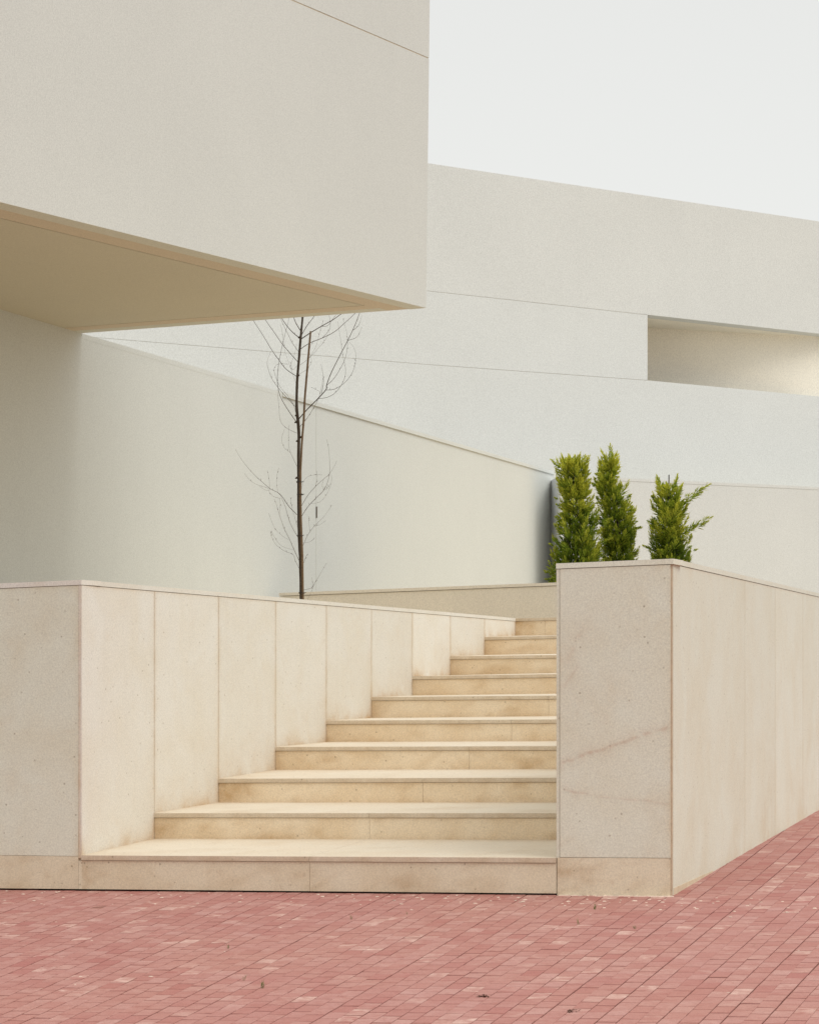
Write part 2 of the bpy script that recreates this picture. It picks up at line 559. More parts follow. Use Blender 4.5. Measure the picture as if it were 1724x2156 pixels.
def step_stain(seed, foot=0.5, ends=0.4, blot=0.9):
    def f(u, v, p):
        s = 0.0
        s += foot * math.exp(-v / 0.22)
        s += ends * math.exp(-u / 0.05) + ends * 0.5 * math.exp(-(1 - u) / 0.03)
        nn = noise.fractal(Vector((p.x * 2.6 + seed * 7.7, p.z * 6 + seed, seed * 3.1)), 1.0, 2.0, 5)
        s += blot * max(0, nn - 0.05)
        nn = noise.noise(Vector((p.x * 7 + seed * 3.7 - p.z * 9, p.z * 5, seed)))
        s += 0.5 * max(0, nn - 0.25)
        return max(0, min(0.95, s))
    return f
nose = -n_f_in * 0.010
for i in range(10):
    a, b = stepL[i], stepR[i]
    down = Vector((0, 0, -SLAB))
    # tread slab(s)
    if i < 9: ba, bb = baseL[i + 1], baseR[i + 1]
    else:
        ba, bb = a + d_s * 3.3, b + d_s * 3.3
    back = Vector((0, 0, 0))
    cut = None
    if JX[i]:
        # joint position along the nosing
        xj = JX[i]
        pj = P(xj, HZ, plane(XI[i], DL(XI[i]), -13500)(xj))
        cut = (Vector((pj.x - a.x, pj.y - a.y, 0)).length) / (Vector((b.x - a.x, b.y - a.y, 0)).length)
    spans = [(0, 1)] if cut is None else [(0, cut), (cut, 1)]
    wid = (b - a).length
    tslab = empty('step', a, None)
    tslab.parent = st; tslab.location = Vector(a) - Vector(st.location)
    def lk(mb, name, mat):
        o = mb.build(name, mat)
        o.parent = tslab; o.location = -Vector(a)
        return o
    tm = MB(); rm = MB()
    for (u0, u1) in spans:
        e0 = 0.0012 / wid if u0 > 0 else 0; e1 = 0.0012 / wid if u1 < 1 else 0
        q0, q1 = a.lerp(b, u0 + e0), a.lerp(b, u1 - e1)
        r0, r1 = ba.lerp(bb, u0 + e0), ba.lerp(bb, u1 - e1)
        r0 = r0 + d_s * 0.012; r1 = r1 + d_s * 0.012
        f0, f1 = q0 + nose, q1 + nose
        nz_, nxx = 8, 60
        vs, stn, ven = [], [], []
        for j in range(nz_ + 1):
            for k in range(nxx + 1):
                U, Vv = k / nxx, j / nz_
                p = f0.lerp(f1, U).lerp(r0.lerp(r1, U), Vv)
                vs.append(p)
                uu = u0 + (u1 - u0) * U
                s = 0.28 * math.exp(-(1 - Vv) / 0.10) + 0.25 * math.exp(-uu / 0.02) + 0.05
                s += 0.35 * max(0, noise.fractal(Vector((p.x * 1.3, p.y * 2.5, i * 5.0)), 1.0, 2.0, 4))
                stn.append(max(0, min(.8, s)))
        w_ = nxx + 1
        fs = [(j * w_ + k, j * w_ + k + 1, (j + 1) * w_ + k + 1, (j + 1) * w_ + k) for j in range(nz_) for k in range(nxx)]
        n = len(vs)
        base = vs[0:w_]
        vs2 = [p + down for p in base]
        vs += vs2; stn += [0.55] * len(vs2)
        nf = len(vs)
        vs += list(base); stn += [0.35] * len(base)
        for k in range(nxx):
            fs.append((n + k, n + k + 1, nf + k + 1, nf + k))
        # back lower edge
        m0 = len(vs)
        vs += [r0 + down, r1 + down]; stn += [0, 0]
        fs.append((n + nxx, n) + (m0, m0 + 1))
        fs.append((n, 0) + tuple(j * w_ for j in range(1, nz_ + 1)) + (m0,))
        fs.append((n + nxx, m0 + 1) + tuple(j * w_ + nxx for j in range(nz_, -1, -1)))
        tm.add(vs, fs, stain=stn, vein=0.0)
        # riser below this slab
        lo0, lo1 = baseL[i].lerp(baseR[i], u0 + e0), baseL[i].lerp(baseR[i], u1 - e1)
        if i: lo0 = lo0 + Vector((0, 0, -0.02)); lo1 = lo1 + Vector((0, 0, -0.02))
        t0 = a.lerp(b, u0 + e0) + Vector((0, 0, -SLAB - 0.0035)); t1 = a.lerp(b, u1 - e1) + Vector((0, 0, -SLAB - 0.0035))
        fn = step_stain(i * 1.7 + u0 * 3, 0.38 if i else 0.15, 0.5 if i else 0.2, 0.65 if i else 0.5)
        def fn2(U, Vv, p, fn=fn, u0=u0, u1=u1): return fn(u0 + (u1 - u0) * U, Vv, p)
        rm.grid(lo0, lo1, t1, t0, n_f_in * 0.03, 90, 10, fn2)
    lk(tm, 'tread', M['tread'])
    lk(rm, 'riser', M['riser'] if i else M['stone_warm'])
    # mortar seen in the joints
    mm = MB()
    mm.hexa(baseL[i] + n_f_in * 0.006 + Vector((0, 0, 0.004)), baseR[i] + n_f_in * 0.006 + Vector((0, 0, 0.004)),
            b + n_f_in * 0.006 + Vector((0, 0, -SLAB)), a + n_f_in * 0.006 + Vector((0, 0, -SLAB)), n_f_in * 0.02)
    lk(mm, 'joint_mortar', M['mortar'])

# ------------------------------------------------------------------ left parapet
lp = empty('stone_parapet', P(172, 1870, Df(172)), 'cream limestone parapet with tall joined panels on the left side of the steps', 'wall')
def gz(p, d=0.012): return Vector((p.x, p.y, ground_z(p.x, p.y) + d))
def edge_stain(l=0.25, r=0.25, b=0.5, tp=0.1, bw=0.06, ew=0.05, base=0.0, seed=0, hw=None):
    def f(u, v, p):
        s = l * math.exp(-u / ew) + r * math.exp(-(1 - u) / ew) + tp * math.exp(-(1 - v) / 0.012)
        s += b * math.exp(-v / bw)
        n = noise.fractal(Vector((p.x * 3 + seed, p.y * 2, p.z * 1.5)), 1.0, 2.0, 5)
        s *= 0.75 + 0.6 * n
        s += base * max(0, n)
        return max(0, min(.9, s))
    return f
COP = 0.034
# front face, extends out of frame to the left
xL = -420
# foot and top lines
def topF(x): return P(x, 1229 + (1221.5 - 1229) * x / 172, Df(x))
XJ = 165.0
fb = MB()
splits = [xL, -150, XJ]
for k in range(2):
    xa, xb = splits[k], splits[k + 1] - (0.6 if k == 0 else 0)
    mid_y = lambda x: 1802 + (1804 - 1802) * x / 172
    pa, pb = P(xa, mid_y(xa) - 0.3, Df(xa)), P(xb, mid_y(xb) - 0.3, Df(xb))
    ta, tb = topF(xa), topF(xb)
    ta, tb = ta - Vector((0, 0, COP + .004)), tb - Vector((0, 0, COP + .004))
    m = MB(); m.grid(pa, pb, tb, ta, n_f_in * T, 30, 60, edge_stain(0.15, 0.3, 0.25, .25, .05, .03, .25, k))
    m.build('panel', M['stone_street'], lp)
    la, lb = gz(P(xa, 1869, Df(xa))), gz(P(xb, 1869, Df(xb)))
    m = MB(); m.grid(la, lb, pb - Vector((0, 0, .0022)), pa - Vector((0, 0, .0022)), n_f_in * T, 40, 12, step_stain(k + 31, 0.1, 0.1, 0.5))
    m.build('plinth', M['stone_warm'], lp)
# small filler of plinth under the corner edge (165..172)
m = MB()
pa, pb = P(XJ + .5, 1804, Df(XJ)), P(172, 1804, Df(172))
m.hexa(gz(P(XJ + .5, 1869, Df(XJ))), gz(P(172, 1869, Df(172))) , P(172, 1813.5, Df(172)), P(XJ + .5, 1813.5, Df(XJ)), n_f_in * T)
m.build('plinth', M['stone_warm'], lp)
# stair side panels; each joint meets a riser
def topL(x): return P(x, 1221.5 + (1302.3 - 1221.5) * (x - 172) / (1085 - 172), DL(x))
for k in range(10):
    xa = XI[k]
    if k < 9:
        xb = XI[k + 1]
    else:
        break
    A, B = P(xa, HZ, DL(xa)), P(xb, HZ, DL(xb))
    L_ = (B - A).length
    ga = A + d_s * 0.0032 if k else A; gb_ = B - d_s * 0.0032
    lowa, lowb = stepL[k].z - 0.02, baseL[k + 1].z - 0.02
    ta, tb = topL(xa).z - COP - .004, topL(xb).z - COP - .004
    h = ta - lowa
    def sf(u, v, p, k=k, h=h):
        hh = v * h
        n = noise.fractal(Vector((p.y * 2.2 + k, p.z * 3.0, k * 2.0)), 1.0, 2.0, 5)
        s = 0.62 * math.exp(-hh / 0.055) * (1 + n) + 0.22 * math.exp(-hh / 0.2) * (0.6 + n)
        s += 0.42 * math.exp(-u / 0.016) + 0.38 * math.exp(-(1 - u) / 0.02) * (0.7 + 0.7 * max(0, 1 - hh / 1.2)) + 0.14 * math.exp(-(1 - u) / 0.18) * max(0, 1 - hh / 0.9)
        s += 0.30 * math.exp(-(1 - v) * h / 0.012) + 0.06 * max(0, n)
        if k == 0: s -= 0.42 * math.exp(-u / 0.03)
        return max(0, min(.85, s))
    m = MB()
    m.grid(Vector((ga.x, ga.y, lowa)), Vector((gb_.x, gb_.y, lowb)), Vector((gb_.x, gb_.y, tb)), Vector((ga.x, ga.y, ta)), n_L_in * T, 40, 80, sf)
    m.build('panel', M['stone'], lp)
# copings
m = MB()
a, b = topF(xL), topF(172)
dn = Vector((0, 0, -COP))
m.hexa(a + dn - n_f_in * .003, b + dn - n_f_in * .003 , b - n_f_in * .003, a - n_f_in * .003, n_f_in * 0.30)
m.build('coping', M['stone'], lp)
m = MB()
a, b = topL(172) - Vector((0, 0, .0)), topL(1085)
a = a + d_s * 0.302
z = (b.z - topL(172).z)
aa = Vector((a.x, a.y, topL(172).z + z * 0.302 / (b - topL(172)).length))
m.hexa(aa + dn - n_L_in * .003, b + dn - n_L_in * .003, b - n_L_in * .003, aa - n_L_in * .003, n_L_in * 0.30)
m.build('coping', M['stone'], lp)
# core
m = MB()
c0 = P(172, HZ, DL(172)); cE = P(1085, HZ, DL(1085))
i0 = c0 + n_f_in * 0.012 + n_L_in * 0.012
q = [Vector((P(xL, HZ, Df(xL)).x, P(xL, HZ, Df(xL)).y, 0)) + n_f_in * 0.012, i0, cE + n_L_in * 0.012, cE + n_L_in * 0.28, c0 + n_L_in * 0.28 + n_f_in * 0.30,
     Vector((P(xL, HZ, Df(xL)).x, P(xL, HZ, Df(xL)).y, 0)) + n_f_in * 0.30]
zt = [topF(xL).z, topF(172).z, topL(1085).z, topL(1085).z, topF(172).z, topF(xL).z]
prism(m, q, [-0.2, 0.0, 0.9, 0.9, 0.0, -0.2], [k - COP - 0.0005 for k in zt])
m.build('core', M['mortar'], lp)

# footing in the dark gap under the street front
m = MB()
a, b = P(xL, HZ, Df(xL)) + n_f_in * 0.035, P(1171, HZ, Df(1171)) + n_f_in * 0.035
m.hexa(Vector((a.x, a.y, -0.4)), Vector((b.x, b.y, -0.3)), Vector((b.x, b.y, ground_z(b.x, b.y) + .02)), Vector((a.x, a.y, ground_z(a.x, a.y) + .02)), n_f_in * 0.1)
m.build('footing', M['dark_gap'], lp)

# ------------------------------------------------------------------ right parapet
rp = empty('stone_parapet', P(1290, 1880, Df(1290)), 'cream limestone parapet with wide veined end pier on the right of the steps', 'wall')
def topR(x): return P(x, 1187 + (1176.8 - 1187) * (x - 1171) / (1417 - 1171), Df(x))
XA, XB = 1178.0, 1411.0
def footp(x, d=-0.06):
    p = P(x, 1878, Df(x)); return Vector((p.x, p.y, ground_z(p.x, p.y) + d))
pl_y = lambda x: 1806.5 + (1808 - 1806.5) * (x - 1172) / 240
def segd(px, py, ax, ay, bx, by):
    dx, dy = bx - ax, by - ay
    t_ = max(0, min(1, ((px - ax) * dx + (py - ay) * dy) / (dx * dx + dy * dy)))
    return math.hypot(px - ax - t_ * dx, py - ay - t_ * dy)
wpx, hpx = XB - XA, 1806 - 1192.
def vein(u, v, p):
    x = u * wpx; y = (1 - v) * hpx        # in rows below the top, so that the vein keeps its slope
    wob = 3 * noise.noise(Vector((x * 0.025, 0, 4)))
    s = 0.0
    for (ax, ay, bx, by, wd, am) in ((8, 412, 120, 375, 4.5, .5), (120, 375, 232, 338, 4.5, .42), (12, 470, 60, 482, 3, .4), (60, 482, 232, 500, 2.5, .22), (20, 190, 50, 120, 6, .25), (10, 250, 36, 210, 4, .2)):
        d = segd(x, y + wob, ax, ay, bx, by)
        s = max(s, am * math.exp(-(d / wd) ** 2))
        s = max(s, am * 0.35 * math.exp(-(d / (wd * 3)) ** 2))
    return s
m = MB()
m.grid(P(XA + .6, pl_y(XA) - .5, Df(XA + .6)), P(XB - .2, pl_y(XB) - .5, Df(XB - .2)), topR(XB - .2) - Vector((0, 0, COP + .004)), topR(XA + .6) - Vector((0, 0, COP + .004)),
       n_f_in * T, 110, 260, edge_stain(.2, .3, .22, .3, .06, .02, .3, 9), vein)
m.build('panel', M['stone_street'], rp)
m = MB()
m.grid(footp(1172.8), footp(XB - .6), P(XB - .6, pl_y(XB) + .4, Df(XB - .6)), P(1172.8, pl_y(1172) + .4, Df(1172.8)), n_f_in * (T + .001) , 50, 16, step_stain(77, 0.35, 0.15, 0.7))
m.build('plinth', M['stone_warm'], rp)
# edges of the stair side and street side cladding seen end on
n_SR_in = n_r
def edge_piece(xa, xb, ylow, vec):
    m = MB()
    lo_a, lo_b = P(xa, ylow, Df(xa)), P(xb, ylow, Df(xb))
    if ylow > 1850: lo_a, lo_b = footp(xa), footp(xb)
    m.grid(lo_a, lo_b, topR(xb) - Vector((0, 0, COP + .004)), topR(xa) - Vector((0, 0, COP + .004)), vec, 2, 40, lambda u, v, p: 0.12)
    return m
# stair side cladding of the pier, a row of panels running back
zt_ = topR(1171).z - COP - .004
for k in range(10):
    s0, s1 = k * 1.2, (k + 1) * 1.2 - .003
    a = P(1171.2, HZ, Df(1171.2)) + d_s * s0; b = P(1171.2, HZ, Df(1171.2)) + d_s * s1
    m = MB()
    zlo = 0.15 + 0.2 * k if k else P(1171.2, 1807, Df(1171.2)).z
    if k:
        m.grid(Vector((b.x, b.y, zlo)), Vector((a.x, a.y, zlo)), Vector((a.x, a.y, zt_)), Vector((b.x, b.y, zt_)), n_r * T, 6, 20, edge_stain(.3, .3, .5))
    else:
        # first slab: its end shows on the street front
        a2 = P(XA - .4, HZ, Df(XA - .4))
        b2 = b + n_r * T
        vs = [(a.x, a.y, zlo), (a2.x, a2.y, zlo), (b2.x, b2.y, zlo), (b.x, b.y, zlo)]
        ta = topR(1171.2).z - COP - .004; tb = topR(XA).z - COP - .004
        vs += [(a.x, a.y, ta), (a2.x, a2.y, tb), (b2.x, b2.y, ta), (b.x, b.y, ta)]
        m.add(vs, [(0, 1, 5, 4), (1, 2, 6, 5), (2, 3, 7, 6), (3, 0, 4, 7), (0, 3, 2, 1), (4, 5, 6, 7)], stain=.1, vein=0.0)
    m.build('panel', M['stone_street'], rp)
# street side panels
XSEAM = [1417, 1568, 1632, 1690, 1745, 1795, 1840, 1880, 1916]
def topS(x): return P(x, 1176.8 + (1250 - 1176.8) * (x - 1417) / (1724 - 1417), DR(x))
for k in range(len(XSEAM) - 1):
    xa, xb = XSEAM[k], XSEAM[k + 1]
    A, B = P(xa, HZ, DR(xa)), P(xb, HZ, DR(xb))
    A2 = A + d_r * (0.0015 if k else 0); B2 = B - d_r * 0.0015
    za, zb = ground_z(A.x, A.y) - .06, ground_z(B.x, B.y) - .06
    m = MB()
    def sf(u, v, p, k=k):
        h = v * 2.1
        n = noise.fractal(Vector((p.y * 1.1 + 4, p.z * 1.6, 7.0)), 1.0, 2.0, 5)
        s = .30 * math.exp(-h / .12) * (1 + n) + 0.17 * math.exp(-h / .5) * max(0, n + .15) * 2
        e = .16 if k != 0 else .0
        s += .16 * math.exp(-(1 - u) / .02) + e * math.exp(-u / .02) + .25 * math.exp(-(1 - v) * 2.1 / .012)
        s += .04 * max(0, n)
        return max(0, min(.8, s))
    if k == 0:
        # the first slab is thicker at its end so that the edge shows beside the pier
        m.grid(Vector((A2.x, A2.y, za)), Vector((B2.x, B2.y, zb)), Vector((B2.x, B2.y, topS(xb).z - COP - .004)), Vector((A2.x, A2.y, topS(xa).z - COP - .004)), n_R_in * T, 60, 90, sf)
    else:
        m.grid(Vector((A2.x, A2.y, za)), Vector((B2.x, B2.y, zb)), Vector((B2.x, B2.y, topS(xb).z - COP - .004)), Vector((A2.x, A2.y, topS(xa).z - COP - .004)), n_R_in * T, 40, 80, sf)
    m.build('panel', M['stone_street'], rp)
# low skirting fillet along the street side
m = MB()
A, B = P(1418, HZ, DR(1418)), P(1500, HZ, DR(1500))
A = A - n_R_in * .002; B = B - n_R_in * .002
m.hexa(Vector((A.x, A.y, ground_z(A.x, A.y) - .05)), Vector((B.x, B.y, ground_z(B.x, B.y) - .05)), Vector((B.x, B.y, ground_z(B.x, B.y) + .01)), Vector((A.x, A.y, ground_z(A.x, A.y) + .045)), n_R_in * .004, stain=.35, vein=0.0)
m.build('skirting', M['stone_warm'], rp)
# copings
m = MB()
a, b = topR(1170.6), topR(1417.4)
m.hexa(a + dn - n_f_in * .003, b + dn - n_f_in * .003, b - n_f_in * .003, a - n_f_in * .003, n_f_in * 0.30)
m.build('coping', M['stone_street'], rp)
m = MB()
a, b = topS(1417), topS(1916)
a0 = a + d_r * .302
m.hexa(a0 + dn - n_R_in * .003, b + dn - n_R_in * .003, b - n_R_in * .003, a0 - n_R_in * .003, n_R_in * 0.30)
m.build('coping', M['stone_street'], rp)
m = MB()
a = P(1171, HZ, Df(1171)); a.z = topR(1171).z
a = a + d_s * .302; b = a + d_s * 11.5
m.hexa(b + dn + n_r * -.003, a + dn + n_r * -.003, a + n_r * -.003, b + n_r * -.003, n_r * 0.25)
m.build('coping', M['stone_street'], rp)
m = MB()
c1 = P(1171, HZ, Df(1171)) + n_f_in * .012 + n_r * .012
c2 = P(1417, HZ, Df(1417)) + n_f_in * .012 + n_R_in * .012
e2 = P(1916, HZ, DR(1916)) + n_R_in * .012
e1 = P(1171, HZ, Df(1171)) + n_r * .012 + d_s * 11.8
f1 = e1 + n_r * .22; g1 = c1 + n_r * .22 + d_s * .3
f2 = e2 + n_R_in * .22; g2 = c2 + n_R_in * .22 + d_r * .3
zt = topR(1171).z - COP - .001; zt2 = topR(1417).z - COP - .001; zt3 = topS(1916).z - COP - .001
prism(m, [c1, c2, e2, f2, g2, g1, f1, e1], -.2, [zt, zt2, zt3, zt3, zt2, zt, zt, zt])
m.build('core', M['mortar'], rp)

# ------------------------------------------------------------------ raised terrace behind the parapets
tb = MB()
zT = 1.96
p_out = P(xL, HZ, Df(xL)) + n_f_in * 0.31
pts = [Vector((-60, p_out.y + 20, 0)), p_out, c0 + n_L_in * 0.285 + n_f_in * .31, cE + n_L_in * 0.285 + d_s * .02,
       P(1085, HZ, DL(1085)) + d_s * .06, stepR[9] + d_s * .06, f1 - d_s * .1, g1 + n_r * .01 + d_s * .01, g2 + n_R_in * .01 + d_r * .01, f2, Vector((60, 60, 0)), Vector((60, 120, 0)), Vector((-60, 120, 0))]
vs = [(p.x, p.y, zT) for p in pts]
tb.add(vs, [tuple(range(len(vs)))])
tag(tb.build('terrace', M['terrace'], normals=False), kind='structure')

# low planter wall at the head of the steps
pw = empty('planter_wall', P(900, 1300, DT(900)), 'low sandy wall crossing behind the top of the steps beside the thin bare tree', 'wall')
xa, xb = 588, 1420
def topT(x): return P(x, 1249 + (1227.0 - 1249) * (x - 595) / (1170 - 595), DT(x))
m = MB()
a, b = topT(xa), topT(xb)
m.hexa(Vector((a.x, a.y, 1.9)), Vector((b.x, b.y, 1.9)), b - Vector((0, 0, .046)), a - Vector((0, 0, .046)), n_f_in * .25)
m.build('wall_face', M['parapet'], pw)
m = MB()
m.hexa(a - Vector((0, 0, .04)) - n_f_in * .01, b - Vector((0, 0, .04)) - n_f_in * .01, b - n_f_in * .01, a - n_f_in * .01, n_f_in * .27)
m.build('coping', M['parapet'], pw)
# soil of the planter behind it
m = MB()
q = [topT(700) + n_f_in * .26, topT(1900) + n_f_in * .26, topT(1900) + n_f_in * 4, topT(700) + n_f_in * 4]
prism(m, q, 1.9, 2.36)
M['soil'] = plain('planter_soil', (0.10, 0.07, 0.05), 0.95, 0.3, 10)
tag(m.build('planter_soil', M['soil']), kind='structure')

# ------------------------------------------------------------------ courtyard wall that carries the cantilever
cw = empty('courtyard_wall', P(500, 1380, DW1(500)), 'smooth white courtyard wall running back from under the cantilever behind the bare tree', 'wall')
d_w = dirn(2512); n_w = unit((-d_w.y, d_w.x, 0))
zTop = EYE + HSO
def W1p(x, z): p = P(x, HZ, DW1(x)); return Vector((p.x, p.y, z))
def wallpiece(xa, xb, z0, z1, th, mat, name='wall_face', off=0.0):
    m = MB()
    a, b = W1p(xa, z0) - n_w * off, W1p(xb, z0) - n_w * off
    m.hexa(a, b, Vector((b.x, b.y, z1)), Vector((a.x, a.y, z1)), n_w * th)
    return m.build(name, mat, cw)
xs, xe = -900, 1108
XC = 594
wallpiece(xs, 171.5, 1.9, zTop + .06, .34, M['court'])
wallpiece(171.5, XC, 1.9, zTop - .03, .35, M['court'])
wallpiece(XC + .2, 666.6, 1.9, zTop - .03, .34, M['court'], off=-.01)
wallpiece(667.2, 1166, 1.9, zTop - .03, .34, M['court'], off=-.01)
for (xa, xb) in ((172.3, XC), (XC + .2, 1166)):
    m = MB()
    a, b = W1p(xa, zTop - .058) - n_w * (.0015 if xa < XC else .012), W1p(xb, zTop - .058) - n_w * (.0015 if xa < XC else .012)
    m.hexa(a, b, b + Vector((0, 0, .058)), a + Vector((0, 0, .058)), n_w * .36)
    if xa > 0: m.build('coping', M['court'], cw)
m = MB()
a, b = W1p(640, 1.9) + n_w * .016, W1p(700, 1.9) + n_w * .016
m.hexa(a, b, Vector((b.x, b.y, zTop - .12)), Vector((a.x, a.y, zTop - .12)), n_w * .1)
m.build('joint_filler', M['seam'], cw)
# small open slot in the joint
m = MB()
a, b = W1p(666.2, 0) - n_w * .004, W1p(667.4, 0) - n_w * .004
z1, z0 = EYE + (HZ - 1067) * DW1(666) / FOC, EYE + (HZ - 1091) * DW1(666) / FOC
m.hexa(Vector((a.x, a.y, z0)), Vector((b.x, b.y, z0)), Vector((b.x, b.y, z1)), Vector((a.x, a.y, z1)), n_w * .01)
M['rust'] = plain('rusty_stain', (0.10, 0.075, 0.05))
m.build('drain_slot', M['rust'], cw)

# ------------------------------------------------------------------ cantilevered block
cb = empty('cantilevered_building', P(500, 700, 24), 'cream plastered upper storey jutting out over the steps, with a tan soffit and pointed corner', 'building')
Cc = P(897, 648.5, HSO * FOC / (HZ - 648.5))
Aa = P(0, 425.2, HSO * FOC / (HZ - 425.2))
Bb = P(172, 702, HSO * FOC / 687)
d_fac = unit((Aa.x - Cc.x, Aa.y - Cc.y, 0))      # from the point towards the street
Al = Cc + d_fac * 15
Al = Vector((Al.x, Al.y, zTop))
n_fac = unit((d_fac.y, -d_fac.x, 0))              # inward of the block?
if n_fac.dot(Bb - Cc) < 0: n_fac = -n_fac
d_bk = unit((Bb.x - Cc.x, Bb.y - Cc.y, 0))
n_bk = unit((d_bk.y, -d_bk.x, 0))
if n_bk.dot(Aa - Cc) < 0: n_bk = -n_bk
Wl = W1p(-900, zTop)                              # along the courtyard wall to the left
TOP = 10.6
lean = 13.0 / 650 * 1.0                           # the free corner leans out slightly
def Cz(z):
    s = (z - zTop) * lean
    return Vector((Cc.x - d_fac.x * s * 1.15, Cc.y - d_fac.y * s * 1.15, z))
# seam height on the facade: line from (630,0) to (905,120); its height is level
zs = EYE + (HZ - 120) * Cc.y / FOC
g = 0.006
# facade slabs
m = MB()
m.hexa(Al, Cz(zTop), Cz(zs - g), Vector((Al.x, Al.y, zs - g)), n_fac * .2)
m.build('facade', M['facade'], cb)
m = MB()
m.hexa(Vector((Al.x, Al.y, zs + g)), Cz(zs + g), Cz(TOP), Vector((Al.x, Al.y, TOP)), n_fac * .2)
m.build('facade', M['facade'], cb)
# end wall behind the free corner
m = MB()
def Bz(z): return Vector((Bb.x, Bb.y, z)) + d_bk * 6
i0 = n_fac * .21
m.hexa(Cz(zTop + .001) + d_bk * .45, Bz(zTop + .001), Bz(TOP), Cz(TOP) + d_bk * .45, n_bk * .2)
m.build('end_wall', M['facade'], cb)
m = MB()
s1 = Cz(zTop) + n_fac * .02 + d_bk * .05
k_ = .005
m.hexa(Al + n_fac * k_ + Vector((0, 0, .05)), Cz(zTop + .05) + n_fac * k_ + d_fac * .01, Cz(TOP - .05) + n_fac * k_ + d_fac * .01, Vector((Al.x, Al.y, TOP - .05)) + n_fac * k_, n_fac * .1)
m.build('joint_filler', M['seam'], cb)
# roof
m = MB()
prism(m, [Al + n_fac * .21, Cc + d_bk * 1.0 + n_bk * .22, Bz(0) + n_bk * .22, Wl + n_w * 2], TOP - .4, TOP - .2)
m.build('roof', M['facade'], cb)
# soffit: a border band and a field, with a thin open joint between them
def line_int(p, d, q, e):
    "intersection of ground lines p+s d, q+t e"
    den = d.x * e.y - d.y * e.x
    s = ((q.x - p.x) * e.y - (q.y - p.y) * e.x) / den
    return Vector((p.x + d.x * s, p.y + d.y * s, zTop))
G = P(766, 643.5, HSO * FOC / (HZ - 643.5))
offF = (G - Cc).dot(n_fac); offB = (G - Cc).dot(n_bk)
print('soffit offsets', offF, offB, 'corner angle', math.degrees(d_fac.angle(d_bk)))
gw = 0.007
def soff_corner(of, ob): return line_int(Cc + n_fac * of, d_fac, Cc + n_bk * ob, d_bk)
wl_dir = d_w
far = W1p(172, zTop)
def hit_wall(of): return None
# border band: two strips
m = MB()
i_out = soff_corner(offF - gw, offB - gw)
aL = Cc + d_fac * 15 + n_fac * (offF - gw)
wB = line_int(Cc + n_bk * (offB - gw), d_bk, far - n_w * .0, d_w)
th = Vector((0, 0, .12))
def flat(m, pts, z, t):
    n = len(pts)
    vs = [(p.x, p.y, z) for p in pts] + [(p.x, p.y, z + t) for p in pts]
    fs = [tuple(range(n)), tuple(range(2 * n - 1, n - 1, -1))] + [(i, (i + 1) % n, (i + 1) % n + n, i + n) for i in range(n)]
    m.add(vs, fs)
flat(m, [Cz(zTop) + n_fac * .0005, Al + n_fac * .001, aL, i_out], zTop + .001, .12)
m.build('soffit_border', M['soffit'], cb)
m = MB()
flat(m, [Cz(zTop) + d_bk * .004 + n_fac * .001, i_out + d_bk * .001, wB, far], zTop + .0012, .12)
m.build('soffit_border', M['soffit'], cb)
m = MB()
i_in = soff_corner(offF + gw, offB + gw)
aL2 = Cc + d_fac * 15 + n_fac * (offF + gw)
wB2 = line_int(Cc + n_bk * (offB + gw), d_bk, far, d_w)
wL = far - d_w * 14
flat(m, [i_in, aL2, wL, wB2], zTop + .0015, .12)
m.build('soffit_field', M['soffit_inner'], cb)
m = MB()
flat(m, [Cc + d_bk * .3 + n_bk * .05, Al + n_fac * .1, wL, far], zTop + .03, .08)
m.build('soffit_backing', M['dark_gap'], cb)

# ------------------------------------------------------------------ long white building at the back
wb = empty('long_building', P(1400, 1250, DW2(1400)), 'long windowless white building with slanted joints and a shaded recess behind the junipers', 'building')
d_2 = dirn(8000); n_2 = unit((-d_2.y, d_2.x, 0))
def W2(x, y, off=0.0): return P(x, y, DW2(x)) + n_2 * off
l_top = lambda x: 344 + (466 - 344) * (x - 905) / 819
l_1 = lambda x: 613 + (663 - 613) * (x - 905) / 458 if x < 1363 else 663 + (703 - 663) * (x - 1363) / 361
l_3 = lambda x: 768 + (801 - 768) * (x - 905) / 458 if x > 905 else 768 + (768 - 722) * (x - 905) / 565
l_3r = lambda x: 801 + (835 - 801) * (x - 1363) / 361
l_4 = lambda x: 1009 + (1030 - 1009) * (x - 1296) / 428
XW0, XW1 = -500, 2350
def band(xs_, lo, hi, mat, name='facade', th=.4, glo=0.9, ghi=0.9):
    glo = 0.45 if 0 < glo < 1 else glo; ghi = 0.4 if 0 < ghi < 1 else ghi
    m = MB()
    for xa, xb in zip(xs_[:-1], xs_[1:]):
        pass
    n = len(xs_)
    vs = [W2(x, lo(x) - glo) for x in xs_] + [W2(x, hi(x) + ghi) for x in xs_]
    t = n_2 * th
    vs += [v + t for v in vs]
    fs = []
    for i in range(n - 1):
        fs.append((i, i + 1, n + i + 1, n + i))
        fs.append((2 * n + i + 1, 2 * n + i, 3 * n + i, 3 * n + i + 1))
        fs.append((i + 1, i, 2 * n + i, 2 * n + i + 1))
        fs.append((n + i, n + i + 1, 3 * n + i + 1, 3 * n + i))
    fs.append((0, n, 3 * n, 2 * n)); fs.append((n - 1, 3 * n - 1, 4 * n - 1, 2 * n - 1))
    m.add(vs, fs)
    return m.build(name, mat, wb)
band([XW0, 905, 1363, XW1], l_1, l_top, M['white_upper'], ghi=0, glo=.5)
band([XW0, 905, 1363], l_3, l_1, M['white'], glo=.55, ghi=.5)
l_b = lambda x: 1400
band([XW0, 905, 1363.0], lambda x: 1330, l_3, M['white'], glo=0, ghi=.55)
band([1363.0, XW1], lambda x: 1330, l_3r, M['white'], glo=0, ghi=0)
